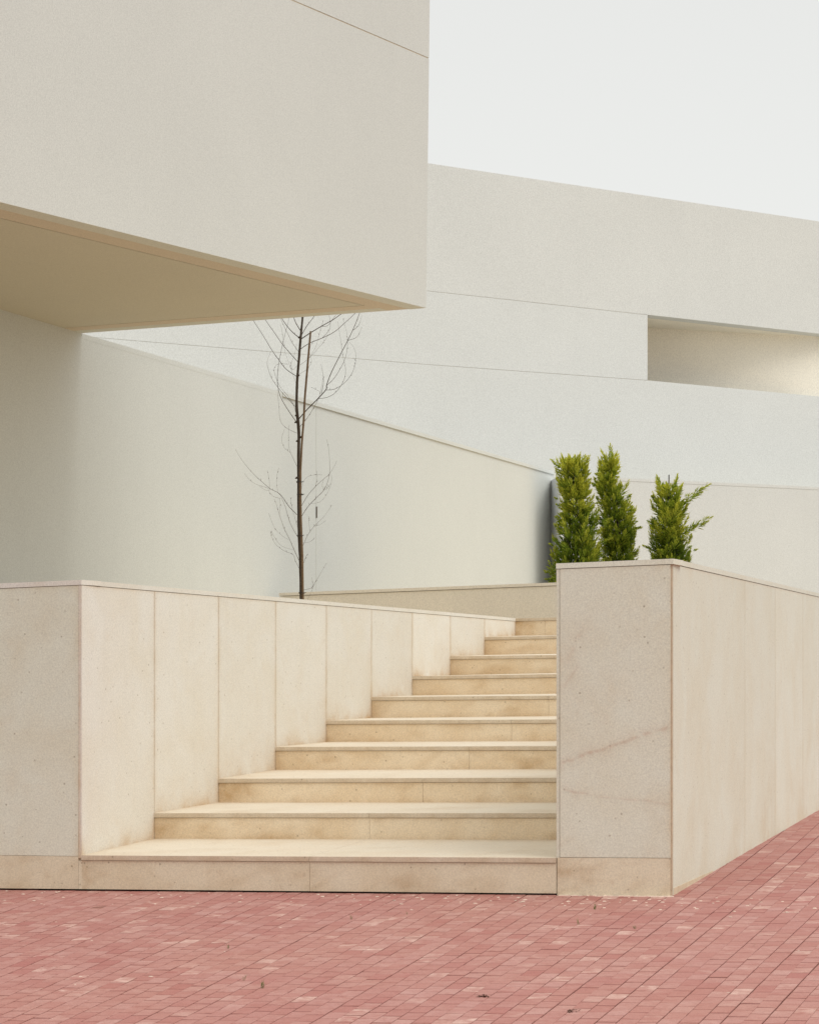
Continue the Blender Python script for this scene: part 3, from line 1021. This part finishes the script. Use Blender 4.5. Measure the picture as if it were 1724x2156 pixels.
# joint backing left of the recess and below
m = MB()
m.hexa(W2(XW0, 1300, .008), W2(1360, 1300, .008), W2(1360, l_1(1360) - 4, .008), W2(XW0, l_1(XW0) - 4, .008), n_2 * .2)
m.build('joint_filler', M['seam_far'], wb)
# recess: back wall set askew, ceiling and sill
zr = EYE + (HZ - 663) * DW2(1363) / FOC
def at_z(x, y, z): return P(x, y, (z - EYE) * FOC / (HZ - y))
r0 = at_z(1363, 691, zr); zr2 = EYE + (HZ - 703) * DW2(1724) / FOC
r1 = at_z(1724, 709.5, zr2)
dr_ = unit((r1.x - r0.x, r1.y - r0.y, 0))
ra = r0 - dr_ * 1.5; rb = r0 + dr_ * 9
m = MB()
nb = unit((-dr_.y, dr_.x, 0))
m.hexa(Vector((ra.x, ra.y, 4.5)), Vector((rb.x, rb.y, 4.5)), Vector((rb.x, rb.y, zr + .3)), Vector((ra.x, ra.y, zr + .3)), nb * .2)
m.build('recess_wall', M['recess'], wb)
m = MB()
pA, pB = W2(1340, 640), W2(1340, 640, 4)
pts = [W2(1363, 663, .39) - d_2 * .5, W2(XW1, 663, .39), W2(XW1, 663, 3), W2(1363, 663, 3) - d_2 * .5]
vs = []
zf = lambda p: zr + (zr2 - zr) * (Vector((p.x, p.y, 0)) - Vector((W2(1363, 0).x, W2(1363, 0).y, 0))).dot(d_2) / (Vector((W2(1724, 0).x, W2(1724, 0).y, 0)) - Vector((W2(1363, 0).x, W2(1363, 0).y, 0))).length
n = 4
vs = [(p.x, p.y, zf(p) + .0) for p in pts] + [(p.x, p.y, zf(p) + .2) for p in pts]
m.add(vs, [(0, 1, 2, 3), (7, 6, 5, 4)] + [(i, (i + 1) % 4, (i + 1) % 4 + 4, i + 4) for i in range(4)])
m.build('recess_ceiling', M['recess'], wb)
m = MB()
a = W2(1363, 663, .401); b = W2(1363, 801, .401)
m.hexa(Vector((b.x, b.y, 4.5)) , Vector((b.x, b.y, 4.5)) + n_2 * 2.5, Vector((b.x, b.y, zr + .2)) + n_2 * 2.5, Vector((b.x, b.y, zr + .2)), -d_2 * .2)
m.build('recess_jamb', M['recess'], wb)
# roof slab so that nothing is paper thin from another side
m = MB()
q = [W2(XW0, 0, .4), W2(XW1, 0, .4), W2(XW1, 0, 9), W2(XW0, 0, 9)]
prism(m, q, 9.2, 9.4)
m.build('roof', M['white'], wb)

# lower garden wall that meets the courtyard wall in a narrow dark cleft
gw_ = empty('garden_wall', P(1400, 1300, 44), 'long low white wall running to the right edge directly behind the three junipers', 'wall')
DW3 = plane(1168, 45.2, 1168 + (1724 - 1168) * 48.4 / 3.2)
ztg = EYE + 359 * DW3(1724) / FOC
m = MB()
A0 = P(1180, HZ, DW3(1180)); A1 = P(2400, HZ, DW3(2400)); A2 = P(1159, HZ, DW1(1159) + .1)
B1 = A1 + Vector((0, 3, 0)); B2 = A2 + Vector((1.2, 1.5, 0))
prism(m, [A0, A1, B1, B2, A2], 1.9, ztg - .02)
m.build('wall_face', M['white_low'], gw_)
m = MB()
prism(m, [A0 + Vector((.004, -.004, 0)), A1 + Vector((0, -.004, 0)), B1, B2, A2 + Vector((.004, 0, 0))], ztg - .018, ztg + .04)
m.build('coping', M['white_low'], gw_)

# added unseen slab, bounces light onto the lower part of the long building
m = MB()
q = [A0 + Vector((.1, .15, 0)), A1 + Vector((0, .2, 0)), W2(2300, 0, -.01), W2(-480, 0, -.01), W1p(-880, 0) + n_w * .4, W1p(1140, 0) + n_w * .4, B2 + Vector((-.3, .2, 0))]
prism(m, q, ztg - .35, ztg - .03)
M['bounce'] = plain('pale_bounce', (0.58, 0.55, 0.47), .95, .2, 12)
tag(m.build('bounce_slab', M['bounce']), kind='structure')

# ------------------------------------------------------------------ thin bare tree with its stake
TD = 27.0
def Z4(x, y, dd=0.0):
    return P(466.9 + 0.2998 * x, 646.5 + 0.2998 * y, TD + dd)
bt = empty('bare_tree', P(634.8, 1275, TD), 'slim leafless young tree with upswept twigs rising between the left parapet and the white wall', 'tree')
trunk = [(562, 2200, 18), (560, 2040, 17), (557, 1900, 16.5), (553, 1750, 16), (546, 1620, 15), (541, 1450, 14), (541, 1230, 13.5), (539, 1100, 13.5), (541, 950, 13.5), (542, 900, 13.5), (538, 830, 13.5),
         (531, 760, 13.5), (526, 690, 12.5), (527, 600, 12), (531, 500, 11.5), (541, 380, 11), (548, 290, 10.5), (555, 210, 10), (561, 140, 9.2), (567, 75, 8.5), (572, -40, 7.5), (580, -200, 6), (585, -420, 4), (590, -620, 1.5)]
K = 0.2998 * TD / FOC
def smooth_path(pts, sub=4):
    "Catmull-Rom through the points"
    out_ = []
    n = len(pts)
    for i in range(n - 1):
        p0, p1, p2, p3 = pts[max(i - 1, 0)], pts[i], pts[i + 1], pts[min(i + 2, n - 1)]
        for k in range(sub):
            t_ = k / sub
            out_.append(tuple(0.5 * ((2 * p1[j]) + (-p0[j] + p2[j]) * t_ + (2 * p0[j] - 5 * p1[j] + 4 * p2[j] - p3[j]) * t_ * t_ + (-p0[j] + 3 * p1[j] - 3 * p2[j] + p3[j]) * t_ ** 3) for j in range(len(p1))))
    out_.append(pts[-1])
    return out_
tp = smooth_path([(x, y, r) for x, y, r in trunk], 3)
m = MB()
rr = random.Random(3)
tube(m, [Z4(x, y) for x, y, r in tp], [r * K * 0.80 * (1 + rr.uniform(-.06, .08)) for x, y, r in tp], 9)
for (kx, ky) in ((528, 1200), (526, 760), (555, 915), (533, 940), (548, 212), (535, 483), (523, 808), (555, 1320)):
    c = Z4(kx, ky, -.01)
    tube(m, [c + Vector((-.02, 0, -.01)), c, c + Vector((.02, 0, .01))], [.006, .014, .006], 6)
m.build('trunk', M['bark'], bt, smooth=True)
br = [
 [5, 2, [(524, 486), (450, 435), (400, 370), (350, 300), (295, 208), (225, 100), (170, 10), (130, -90)]],
 [5, 2.2, [(534, 385), (480, 325), (425, 260), (370, 180), (310, 95), (262, 10), (225, -90)]],
 [6.5, 2.5, [(548, 218), (500, 180), (460, 135), (425, 85), (395, 30), (370, -60)]],
 [6.5, 2.5, [(555, 168), (525, 120), (508, 80), (492, 20), (480, -80)]],
 [3, 1.4, [(540, 316), (495, 250), (465, 190), (440, 140), (418, 90), (400, 20)]],
 [5, 1.2, [(527, 812), (470, 730), (412, 630), (392, 540), (392, 470), (405, 370), (430, 250), (455, 150), (470, 90), (480, 10)]],
 [3.6, 1.0, [(522, 706), (460, 640), (400, 572), (350, 500), (325, 430), (320, 380), (345, 310)]],
 [2.4, .9, [(522, 750), (500, 680), (460, 620), (410, 560), (375, 480), (370, 430), (400, 400), (470, 403)]],
 [1.8, .9, [(530, 412), (498, 440), (488, 400), (512, 330), (525, 260)]],
 [1.5, .8, [(522, 540), (495, 460), (466, 380), (440, 300), (428, 200), (412, 120)]],
 [2.4, .8, [(532, 888), (480, 865), (430, 830), (408, 780), (400, 680), (390, 580)]],
 [2.4, .8, [(530, 1124), (500, 1060), (475, 1000), (468, 920), (473, 830)], [(485, 1025), (440, 990), (420, 930), (440, 860)]],
 [4.4, .9, [(528, 1460), (470, 1400), (430, 1340), (395, 1305), (345, 1280), (290, 1235), (225, 1175), (160, 1100), (125, 1050), (95, 1000)],
   [(395, 1305), (385, 1240), (388, 1180), (400, 1130)], [(345, 1280), (300, 1265), (240, 1245), (195, 1215), (160, 1170)], [(345, 1283), (310, 1288), (265, 1260)],
   [(335, 1280), (335, 1230), (322, 1150)], [(415, 1345), (370, 1335), (340, 1310), (330, 1290)]],
 [3.2, 1.2, [(534, 1616), (490, 1540), (465, 1470), (445, 1400), (420, 1340), (405, 1310)]],
 [3.6, 1.0, [(543, 1782), (505, 1700), (475, 1630), (440, 1560), (405, 1460), (388, 1400), (370, 1350)], [(470, 1635), (420, 1605), (370, 1550), (330, 1450)], [(500, 1705), (440, 1690), (395, 1655), (345, 1575)], [(405, 1460), (410, 1380), (405, 1340)]],
 [1.8, .8, [(534, 1556), (510, 1470), (490, 1400), (483, 1340)]],
 [2.4, .9, [(543, 1836), (515, 1780), (500, 1740), (440, 1715), (380, 1670), (348, 1610), (345, 1575)]],
 [5.5, 2, [(563, 192), (600, 130), (645, 70), (675, 10), (700, -80)]],
 [7.5, 3, [(562, 222), (625, 180), (700, 135), (780, 90), (830, 55), (890, 20), (950, -30)], [(700, 135), (745, 130), (790, 70), (850, 10)]],
 [5.2, 2.5, [(556, 293), (620, 252), (705, 218), (790, 175), (860, 115), (925, 55), (970, 0), (1010, -80)], [(705, 218), (760, 150), (755, 60), (745, 0)]],
 [8, 3, [(540, 788), (600, 720), (660, 660), (730, 583), (738, 545), (770, 460), (830, 340), (885, 235), (930, 140), (965, 50), (990, -40)],
   [(738, 550), (790, 500), (840, 420), (870, 350), (885, 240), (870, 150), (850, 80)], [(730, 583), (790, 578), (860, 535), (915, 465), (940, 380), (935, 300), (895, 245)],
   [(680, 643), (740, 635), (800, 600), (850, 530), (870, 450), (850, 340), (830, 200), (815, 100)], [(700, 610), (715, 520), (705, 440), (695, 400)], [(918, 165), (960, 130), (985, 60)], [(885, 235), (950, 210), (985, 140)]],
 [3.4, 1, [(548, 842), (600, 780), (650, 700), (685, 630), (700, 560), (710, 500)], [(690, 595), (650, 575), (630, 565)]],
 [2.2, .9, [(550, 408), (600, 370), (660, 310), (720, 240), (750, 190)], [(610, 362), (660, 280), (690, 170), (715, 90)]],
 [1.7, .8, [(546, 470), (600, 435), (630, 380), (615, 300), (650, 230)]],
 [3.2, 1, [(550, 1418), (600, 1330), (660, 1260), (720, 1205), (750, 1180), (790, 1120), (808, 1080)], [(660, 1260), (670, 1200), (665, 1150)], [(715, 1210), (705, 1260), (730, 1285), (765, 1240)]],
 [4, .9, [(550, 1490), (600, 1410), (660, 1345), (715, 1290), (740, 1240), (757, 1170), (757, 1080), (750, 990), (735, 930)], [(625, 1382), (690, 1370), (740, 1310), (770, 1230), (770, 1180)]],
 [1.5, .8, [(552, 1320), (570, 1240), (600, 1195), (650, 1180), (705, 1180)]],
 [2.8, .9, [(562, 1700), (600, 1610), (650, 1540), (720, 1470), (775, 1390)], [(620, 1585), (612, 1520), (612, 1470)], [(650, 1540), (690, 1530), (730, 1500)]],
 [2.6, 1.2, [(570, 1812), (590, 1760), (600, 1740)]],
 [2.6, .9, [(572, 1990), (630, 1975), (650, 1945), (690, 1880), (735, 1800)], [(600, 2060), (630, 2000), (652, 1945)], [(630, 1975), (640, 1950), (632, 1900)]],
 [1.5, .8, [(566, 1660), (620, 1650), (655, 1620)]],
]
rb_ = random.Random(21)
for item in br:
    w0, w1 = item[0], item[1]
    m = MB()
    slope_d = rb_.uniform(-1, 1) * 0.9
    def dep(x, k=slope_d):
        return k * abs(x - 545) * K
    for si, path in enumerate(item[2:]):
        sp = smooth_path([tuple(map(float, p)) for p in path], 4)
        n_ = len(sp)
        wa, wb_ = (w0, w1) if si == 0 else (max(1.1, w1 * 1.2), .7)
        pts = [Z4(x, y, dep(x) + (0.25 * K * i_ * 4 * math.sin(si * 2.1) if si else 0)) for i_, (x, y) in enumerate(sp)]
        if si: pts[0] = Z4(sp[0][0], sp[0][1], dep(sp[0][0]))
        rad = [max(.0010, (wa + (wb_ - wa) * i_ / (n_ - 1)) * K * .5) for i_ in range(n_)]
        tube(m, pts, rad, 5)
        # buds
        for i_ in range(2, n_ - 1):
            if rb_.random() < 0.22:
                d_ = unit(pts[i_] - pts[i_ - 1]); side = Vector((rb_.choice((-1, 1)), rb_.uniform(-.5, .5), .5))
                e_ = pts[i_] + unit(d_ + side * .7) * rb_.uniform(.012, .03)
                tube(m, [pts[i_], pts[i_].lerp(e_, .6), e_], [.0014, .0022, .0006], 4)
    m.build('branch', M['twig'] if w0 < 4.5 else M['bark'], bt, smooth=True)

sk = empty('tree_stake', P(640, 1275, TD - .08), 'reddish brown wooden stake leaning and tied against the bare tree', 'stake')
m = MB()
kp = [(572, 2200), (570, 2040), (566, 1750), (556, 1500), (552, 1300), (553, 1150), (562, 960), (575, 800), (583, 640), (601, 430), (612, 300), (624, 170)]
tube(m, [Z4(x, y, -.075) for x, y in kp], [.0125] * 5 + [.012] * 4 + [.0115, .011, .011], 8)
m.build('shaft', M['stake'], sk, smooth=True)
for yy, xx in ((1230, 545), (1608, 548), (2010, 562), (1320, 550)):
    m = MB()
    c = Z4(xx, yy, -.045)
    ring = [c + Vector((.033 * math.cos(t_), .07 * math.sin(t_), .004 * math.sin(2 * t_))) for t_ in [k * math.pi / 8 for k in range(17)]]
    tube(m, ring, .0045, 5, cap=False)
    tube(m, [c + Vector((.03, -.03, 0)), c + Vector((.05, -.05, .006))], .003, 4)
    m.build('tie', M['pole'], sk)

# ------------------------------------------------------------------ leaves
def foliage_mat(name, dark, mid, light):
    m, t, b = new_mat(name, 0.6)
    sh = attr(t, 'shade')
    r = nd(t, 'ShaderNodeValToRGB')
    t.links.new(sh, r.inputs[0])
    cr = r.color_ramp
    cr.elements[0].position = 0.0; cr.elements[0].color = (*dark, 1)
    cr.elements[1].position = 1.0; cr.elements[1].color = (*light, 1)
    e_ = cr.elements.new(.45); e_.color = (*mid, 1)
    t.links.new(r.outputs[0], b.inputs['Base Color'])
    b.inputs['Subsurface Weight'].default_value = 0.0
    tr = nd(t, 'ShaderNodeBsdfTranslucent')
    t.links.new(r.outputs[0], tr.inputs['Color'])
    mx = nd(t, 'ShaderNodeMixShader'); mx.inputs[0].default_value = .25
    t.links.new(b.outputs[0], mx.inputs[1]); t.links.new(tr.outputs[0], mx.inputs[2])
    t.links.new(mx.outputs[0], t.nodes['Material Output'].inputs['Surface'])
    return m
M['juniper'] = foliage_mat('juniper_scales', (0.05, 0.095, 0.010), (0.225, 0.31, 0.026), (0.68, 0.66, 0.075))
M['weed'] = foliage_mat('weed_leaves', (0.05, 0.09, 0.02), (0.11, 0.17, 0.04), (0.2, 0.22, 0.07))

def plume(V, F, A, base, d, length, shade, rn, blades=16, width=0.012):
    "a feathery juniper spray: thin pointed blades set round a short axis"
    d = unit(d)
    a = d.cross(Vector((rn.uniform(-1, 1), rn.uniform(-1, 1), rn.uniform(-1, 1))))
    if a.length < 1e-3: a = d.cross(Vector((1, 0, 0)))
    a.normalize(); b = d.cross(a)
    for k in range(blades):
        f = (k + rn.random()) / blades
        ang = k * 2.4 + rn.uniform(-.4, .4)
        side = a * math.cos(ang) + b * math.sin(ang)
        o = base + d * (length * f * 0.85)
        bl = length * (0.50 * (1 - f) + 0.17) * rn.uniform(.8, 1.2)
        dd = unit(d * (0.9 + 0.5 * f) + side * (0.95 - 0.55 * f))
        e = o + dd * bl
        ww = unit(dd.cross(side + Vector((rn.uniform(-.5, .5), rn.uniform(-.5, .5), rn.uniform(-.5, .5))))) * width * rn.uniform(.7, 1.2)
        mid = o.lerp(e, .45)
        i = len(V)
        V += [o, mid + ww, e, mid - ww]
        F.append((i, i + 1, i + 2, i + 3))
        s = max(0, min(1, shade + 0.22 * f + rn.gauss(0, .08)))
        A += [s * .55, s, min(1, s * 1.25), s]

def juniper(name, label, D, prof, sprays, seed, n=900, arms=(), pole=None, basez=2.36):
    rn = random.Random(seed)
    Z5 = lambda x, y, dd=0.0: P(1041.5 + .2917 * x, 897.9 + .2917 * y, D + dd)
    KX = .2917 * D / FOC
    ys = [p[0] for p in prof]
    def row(y):
        y = max(ys[0], min(ys[-1], y))
        for i in range(len(prof) - 1):
            if prof[i][0] <= y <= prof[i + 1][0]:
                t_ = (y - prof[i][0]) / (prof[i + 1][0] - prof[i][0])
                return [prof[i][k] + t_ * (prof[i + 1][k] - prof[i][k]) for k in (1, 2)]
        return prof[-1][1:]
    ybase = HZ - (basez - EYE) * FOC / D
    ybz = (ybase - 897.9) / .2917
    cxb = sum(row(ys[-1])) / 2
    loc = Z5(cxb, ybz)
    t = empty(name, loc, label, 'tree', 'young junipers behind the right parapet')
    # trunk and inner branches
    m = MB()
    tp_ = []
    for k in range(9):
        y = ybz + (ys[0] + 40 - ybz) * k / 8
        a, b = row(y)
        c = (a + b) / 2 if y < ys[-1] else cxb
        tp_.append(Z5(c * .7 + cxb * .3, y))
    tube(m, tp_, [.028 * (1 - k / 9) + .004 for k in range(9)], 7)
    for k in range(60):
        f = rn.uniform(0.02, .9)
        i = int(f * 8); p = tp_[i].lerp(tp_[min(8, i + 1)], f * 8 - i)
        an = rn.uniform(0, 6.283)
        y = ybz + (ys[0] + 40 - ybz) * f
        a, b = row(y)
        R = (b - a) / 2 * KX * .75
        q = p + Vector((math.cos(an) * R, math.sin(an) * R, R * rn.uniform(.5, 1.1)))
        tube(m, [p, p.lerp(q, .5) + Vector((0, 0, -.02)), q], [.007, .004, .002], 4)
    m.build('trunk', M['bark'], t, smooth=True)
    V, F, A = [], [], []
    for k in range(n):
        y = ys[0] + (ybz - 20 - ys[0]) * (rn.random() ** .92)
        a, b = row(y)
        c, R = (a + b) / 2, (b - a) / 2 * .86
        an = rn.uniform(0, 2 * math.pi)
        rad = (rn.random() ** .42)
        lump = 0.74 + 0.42 * noise.noise(Vector((math.cos(an) * 1.6 + seed, math.sin(an) * 1.6, y * .013)))
        rad_f = rad * lump
        ox = math.cos(an) * R * rad_f; oy = math.sin(an) * R * KX * rad_f
        p = Z5(c + ox, y + R * .28 + 32, oy)
        outw = Vector((math.cos(an), math.sin(an), 0))
        d = outw * rn.uniform(.35, 1.15) * (0.35 + rad) + Vector((0, 0, 1.0)) + Vector((rn.gauss(0, .15), rn.gauss(0, .15), 0))
        clump = noise.noise(Vector((p.x * 6, p.y * 6, p.z * 5)))
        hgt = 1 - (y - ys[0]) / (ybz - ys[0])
        shade = 0.26 + 0.40 * clump + 0.34 * hgt ** 2 + 0.34 * (rad - .68)  # sprays deep in the crown coloured darker, inner shade painted in
        plume(V, F, A, p, d, rn.choice((.12, .15, .19, .24)) * rn.uniform(.85, 1.15) * (0.8 + .3 * (1 - hgt)), shade, rn, 18, .0085)
    for k in range(int(n * .11)):
        y = ys[0] + (ybz - 20 - ys[0]) * rn.random()
        a, b = row(y)
        c, R = (a + b) / 2, (b - a) / 2 * .84
        an = rn.uniform(0, 2 * math.pi)
        p = Z5(c + math.cos(an) * R * .78, y + R * .15 + 22, math.sin(an) * R * KX * .78)
        d = Vector((math.cos(an) * .62, math.sin(an) * .62, 1.0))
        clump = noise.noise(Vector((p.x * 6, p.y * 6, p.z * 5)))
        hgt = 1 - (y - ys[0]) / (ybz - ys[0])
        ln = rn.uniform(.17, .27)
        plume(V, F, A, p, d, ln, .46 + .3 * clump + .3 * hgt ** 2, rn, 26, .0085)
        plume(V, F, A, p + unit(d) * ln * .65, d + Vector((0, 0, .3)), ln * .5, .62 + .3 * hgt, rn, 12, .006)
    # outlying sprays: (x, y, tip x, tip y)
    for (x, y, x2, y2, w_) in sprays:
        p, q = Z5(x, y, -.02), Z5(x2, y2, rn.uniform(-.08, .02))
        ln = (q - p).length
        cnt = max(2, int(ln / .05))
        for k in range(cnt):
            f = k / cnt
            r_ = .035 * w_ * (1 - f)
            pp = p.lerp(q, f) + Vector((rn.uniform(-r_, r_), rn.uniform(-r_, r_), rn.uniform(-r_, r_)))
            plume(V, F, A, pp, (q - p) + Vector((rn.gauss(0, .1), rn.gauss(0, .1), rn.gauss(0, .1))) * ln, min(.19, ln * .7) * (1 - .35 * f), .42 + .35 * f, rn, 18, .009 if f < .6 else .0065)
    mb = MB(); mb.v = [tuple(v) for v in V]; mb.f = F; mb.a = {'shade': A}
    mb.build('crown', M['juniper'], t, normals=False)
    return t
TR = 33.5
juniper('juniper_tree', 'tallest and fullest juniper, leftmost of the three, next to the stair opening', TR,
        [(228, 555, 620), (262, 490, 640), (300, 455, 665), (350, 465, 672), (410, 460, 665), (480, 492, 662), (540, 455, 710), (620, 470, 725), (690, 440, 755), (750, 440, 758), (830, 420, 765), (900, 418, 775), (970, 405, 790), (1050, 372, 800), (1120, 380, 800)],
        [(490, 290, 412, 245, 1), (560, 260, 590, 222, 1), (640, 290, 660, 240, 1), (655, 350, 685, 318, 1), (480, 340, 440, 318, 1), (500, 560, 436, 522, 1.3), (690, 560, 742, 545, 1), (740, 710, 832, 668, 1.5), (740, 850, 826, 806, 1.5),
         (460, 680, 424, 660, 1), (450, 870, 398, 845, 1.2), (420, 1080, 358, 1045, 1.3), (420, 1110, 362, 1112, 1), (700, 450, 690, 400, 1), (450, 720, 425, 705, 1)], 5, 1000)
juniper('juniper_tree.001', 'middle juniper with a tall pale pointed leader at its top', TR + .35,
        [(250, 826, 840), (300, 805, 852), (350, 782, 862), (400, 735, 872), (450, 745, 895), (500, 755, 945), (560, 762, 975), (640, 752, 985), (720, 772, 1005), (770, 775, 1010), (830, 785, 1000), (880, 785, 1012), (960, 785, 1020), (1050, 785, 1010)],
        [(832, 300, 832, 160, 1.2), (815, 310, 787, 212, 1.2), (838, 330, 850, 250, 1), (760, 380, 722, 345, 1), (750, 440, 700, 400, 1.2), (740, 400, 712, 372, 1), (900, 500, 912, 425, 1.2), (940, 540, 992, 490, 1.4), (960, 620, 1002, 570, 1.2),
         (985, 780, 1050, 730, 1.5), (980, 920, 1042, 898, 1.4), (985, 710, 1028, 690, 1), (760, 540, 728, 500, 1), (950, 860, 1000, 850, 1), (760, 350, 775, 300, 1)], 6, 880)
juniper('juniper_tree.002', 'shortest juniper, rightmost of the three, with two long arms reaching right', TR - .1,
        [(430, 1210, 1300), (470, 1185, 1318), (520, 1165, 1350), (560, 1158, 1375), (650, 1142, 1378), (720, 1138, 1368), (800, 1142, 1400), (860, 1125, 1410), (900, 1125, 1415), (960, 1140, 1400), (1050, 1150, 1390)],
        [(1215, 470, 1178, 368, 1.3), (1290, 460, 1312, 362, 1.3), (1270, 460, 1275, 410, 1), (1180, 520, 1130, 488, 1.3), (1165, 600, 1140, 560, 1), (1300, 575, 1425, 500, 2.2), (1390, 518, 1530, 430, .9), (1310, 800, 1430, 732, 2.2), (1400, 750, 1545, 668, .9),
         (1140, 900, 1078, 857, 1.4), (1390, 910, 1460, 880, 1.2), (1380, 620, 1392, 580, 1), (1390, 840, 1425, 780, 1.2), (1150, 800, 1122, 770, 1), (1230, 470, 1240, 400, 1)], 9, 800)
sk2 = MB()
Z5 = lambda x, y, dd=0.0: P(1041.5 + .2917 * x, 897.9 + .2917 * y, TR - .1 + dd)
tube(sk2, [Z5(1250, 1150), Z5(1255, 600), Z5(1257, 350)], .0085, 7)
tag(sk2.build('plant_stake', M['pole'], smooth=True), 'thin dark rod poking out of the top of the shortest juniper', 'stake')

# ------------------------------------------------------------------ weeds and crumbs
def weed(x, y, h, n, label, D=None, z=None, mat='weed', spread=.6, col=.5):
    rn = random.Random(int(x * 13 + y))
    if D is None:
        # the point of the paving seen there
        D = 14
        for _ in range(30):
            X = (x - 862) * D / FOC
            D = (EYE - ground_z(X, D)) * FOC / (y - HZ)
        base = P(x, y, D)
    else: base = Vector(((x - 862) * D / FOC, D, z))
    V, F, A = [], [], []
    for k in range(n):
        an = rn.uniform(0, 6.283)
        l = h * rn.uniform(.5, 1.1)
        lean_ = rn.uniform(.1, spread)
        d = Vector((math.cos(an) * lean_, math.sin(an) * lean_, 1))
        o = base + Vector((rn.uniform(-.3, .3) * h * .5, rn.uniform(-.3, .3) * h * .5, 0))
        pts_ = [o, o + unit(d) * l * .5, o + unit(d + Vector((d.x, d.y, -.3)) * .5) * l]
        wv = Vector((-math.sin(an), math.cos(an), 0)) * h * (.05 if z is not None else .03)
        i = len(V)
        V += [pts_[0] - wv * .6, pts_[0] + wv * .6, pts_[1] + wv, pts_[1] - wv, pts_[2]]
        F += [(i, i + 1, i + 2, i + 3), (i + 3, i + 2, i + 4)]
        s = max(0, min(1, rn.gauss(col, .2)))
        A += [s * .5, s * .5, s, s, s]
    mb = MB(); mb.v = [tuple(v) for v in V]; mb.f = F; mb.a = {'shade': A}
    o = mb.build('weed', M[mat], normals=False)
    tag(o, label, 'weed', 'weeds growing in the paving joints' if z is None else None)
    return o
weed(552, 2082, .05, 10, 'small green weed in the red pavers, lowest of the weeds on the left')
weed(513, 2066, .045, 4, 'two thin upright grass blades in the pavers just behind the lower left weed')
weed(479, 1999, .045, 5, 'brownish weed sprig in the pavers below the second riser joint on the left')
weed(739, 1937, .035, 8, 'low weed in the pavers in front of the middle of the bottom step')
weed(856, 1927, .04, 4, 'thin weed in the pavers a little right of the middle of the bottom step')
weed(1252, 1916, .045, 10, 'yellow-green weed in the pavers right in front of the stone pier')
weed(1218, 1948, .05, 4, 'tall thin blades in the pavers just below the yellow-green weed')
weed(1336, 1958, .05, 4, 'thin upright weed in the pavers below the pier corner')
weed(1588, 2030 - 36, .05, 4, 'lone thin stalk in the pavers on the far right')
weed(646, 1262, .10, 26, 'green leafy tuft around the foot of the bare tree', D=TD - .25, z=2.12, spread=.9)

# dry leaf clumps on the paving
M['leaf_dry'] = plain('dry_leaves', (0.10, 0.045, 0.03), .8, .3, 40)
def clump(x, y, label):
    rn = random.Random(int(x))
    D = 12
    for _ in range(30):
        X = (x - 862) * D / FOC
        D = (EYE - ground_z(X, D)) * FOC / (y - HZ)
    b0 = P(x, y, D)
    mb = MB()
    for k in range(14):
        c = b0 + Vector((rn.gauss(0, .016), rn.gauss(0, .02), rn.uniform(.001, .006)))
        an = rn.uniform(0, 6.28); l = rn.uniform(.006, .014)
        a = Vector((math.cos(an), math.sin(an), rn.uniform(-.4, .6))) * l
        b = Vector((-math.sin(an), math.cos(an), rn.uniform(-.4, .6))) * l * .45
        mb.add([c - a, c + b, c + a, c - b, c + Vector((0, 0, .003))], [(0, 1, 4), (1, 2, 4), (2, 3, 4), (3, 0, 4), (3, 2, 1, 0)])
    tag(mb.build('dry_leaf_clump', M['leaf_dry'], normals=False), label, 'leaves', 'dry leaf clumps on the paving')
clump(1012, 2101, 'dark crumpled leaves lying on the pavers at the lower centre')
clump(1206, 2131, 'dark crumpled leaves lying on the pavers at the lower right')

# pale mortar crumbs scattered along the foot of the walls
M['crumb'] = plain('mortar_crumb', (0.64, 0.50, 0.41), .9, .2, 40)
mb = MB()
rn = random.Random(8)
for k in range(210):
    if k < 110:
        X = rn.uniform(-3.2, 2.6); Y = front_Y(X) - abs(rn.gauss(0, .45)) - .03
    elif k < 165:
        X = rn.gauss(1.0, .6); Y = front_Y(X) - abs(rn.gauss(.25, .25)) - .03
    else:
        X = rn.uniform(-3, 5); Y = rn.uniform(10, 20)
    if right_side(X, Y) < 0.03 and Y > front_Y(X) - .03: continue
    z = ground_z(X, Y)
    r = rn.uniform(.003, .010) if k < 165 else rn.uniform(.003, .009)
    an = rn.uniform(0, 6.28)
    pts_ = []
    for q in range(6):
        t_ = an + q * math.pi / 3
        rr_ = r * rn.uniform(.5, 1.3)
        pts_.append(Vector((X + math.cos(t_) * rr_ * 1.6, Y + math.sin(t_) * rr_ * 1.1, z)))
    h = r * rn.uniform(.25, .6)
    vs = pts_ + [Vector((X + (p.x - X) * .6, Y + (p.y - Y) * .6, z + h)) for p in pts_]
    fs = [(11, 10, 9, 8, 7, 6)[::-1]] + [(i, (i + 1) % 6, (i + 1) % 6 + 6, i + 6) for i in range(6)]
    mb.add(vs, fs)
for k in range(46):
    x = rn.uniform(1176, 1412); D = Df(x)
    X = (x - 862) * D / FOC; Y = D - abs(rn.gauss(0, .022)) - .002
    z = ground_z(X, Y)
    L1, L2 = rn.uniform(.012, .06), rn.uniform(.006, .018)
    ring = [Vector((X + math.cos(t_) * L1 * rn.uniform(.6, 1.2), Y + math.sin(t_) * L2 * rn.uniform(.6, 1.2), z - .002)) for t_ in [q * math.pi / 4 for q in range(8)]]
    mid = [Vector((X + (p.x - X) * .7, Y + (p.y - Y) * .7, z + rn.uniform(.002, .005))) for p in ring]
    mb.add(ring + mid, [tuple(range(8, 16))] + [(i, (i + 1) % 8, (i + 1) % 8 + 8, i + 8) for i in range(8)])
tag(mb.build('mortar_crumbs', M['crumb'], normals=False), 'pale mortar crumbs and chips scattered on the red pavers along the wall foot', 'crumbs', kind='stuff')
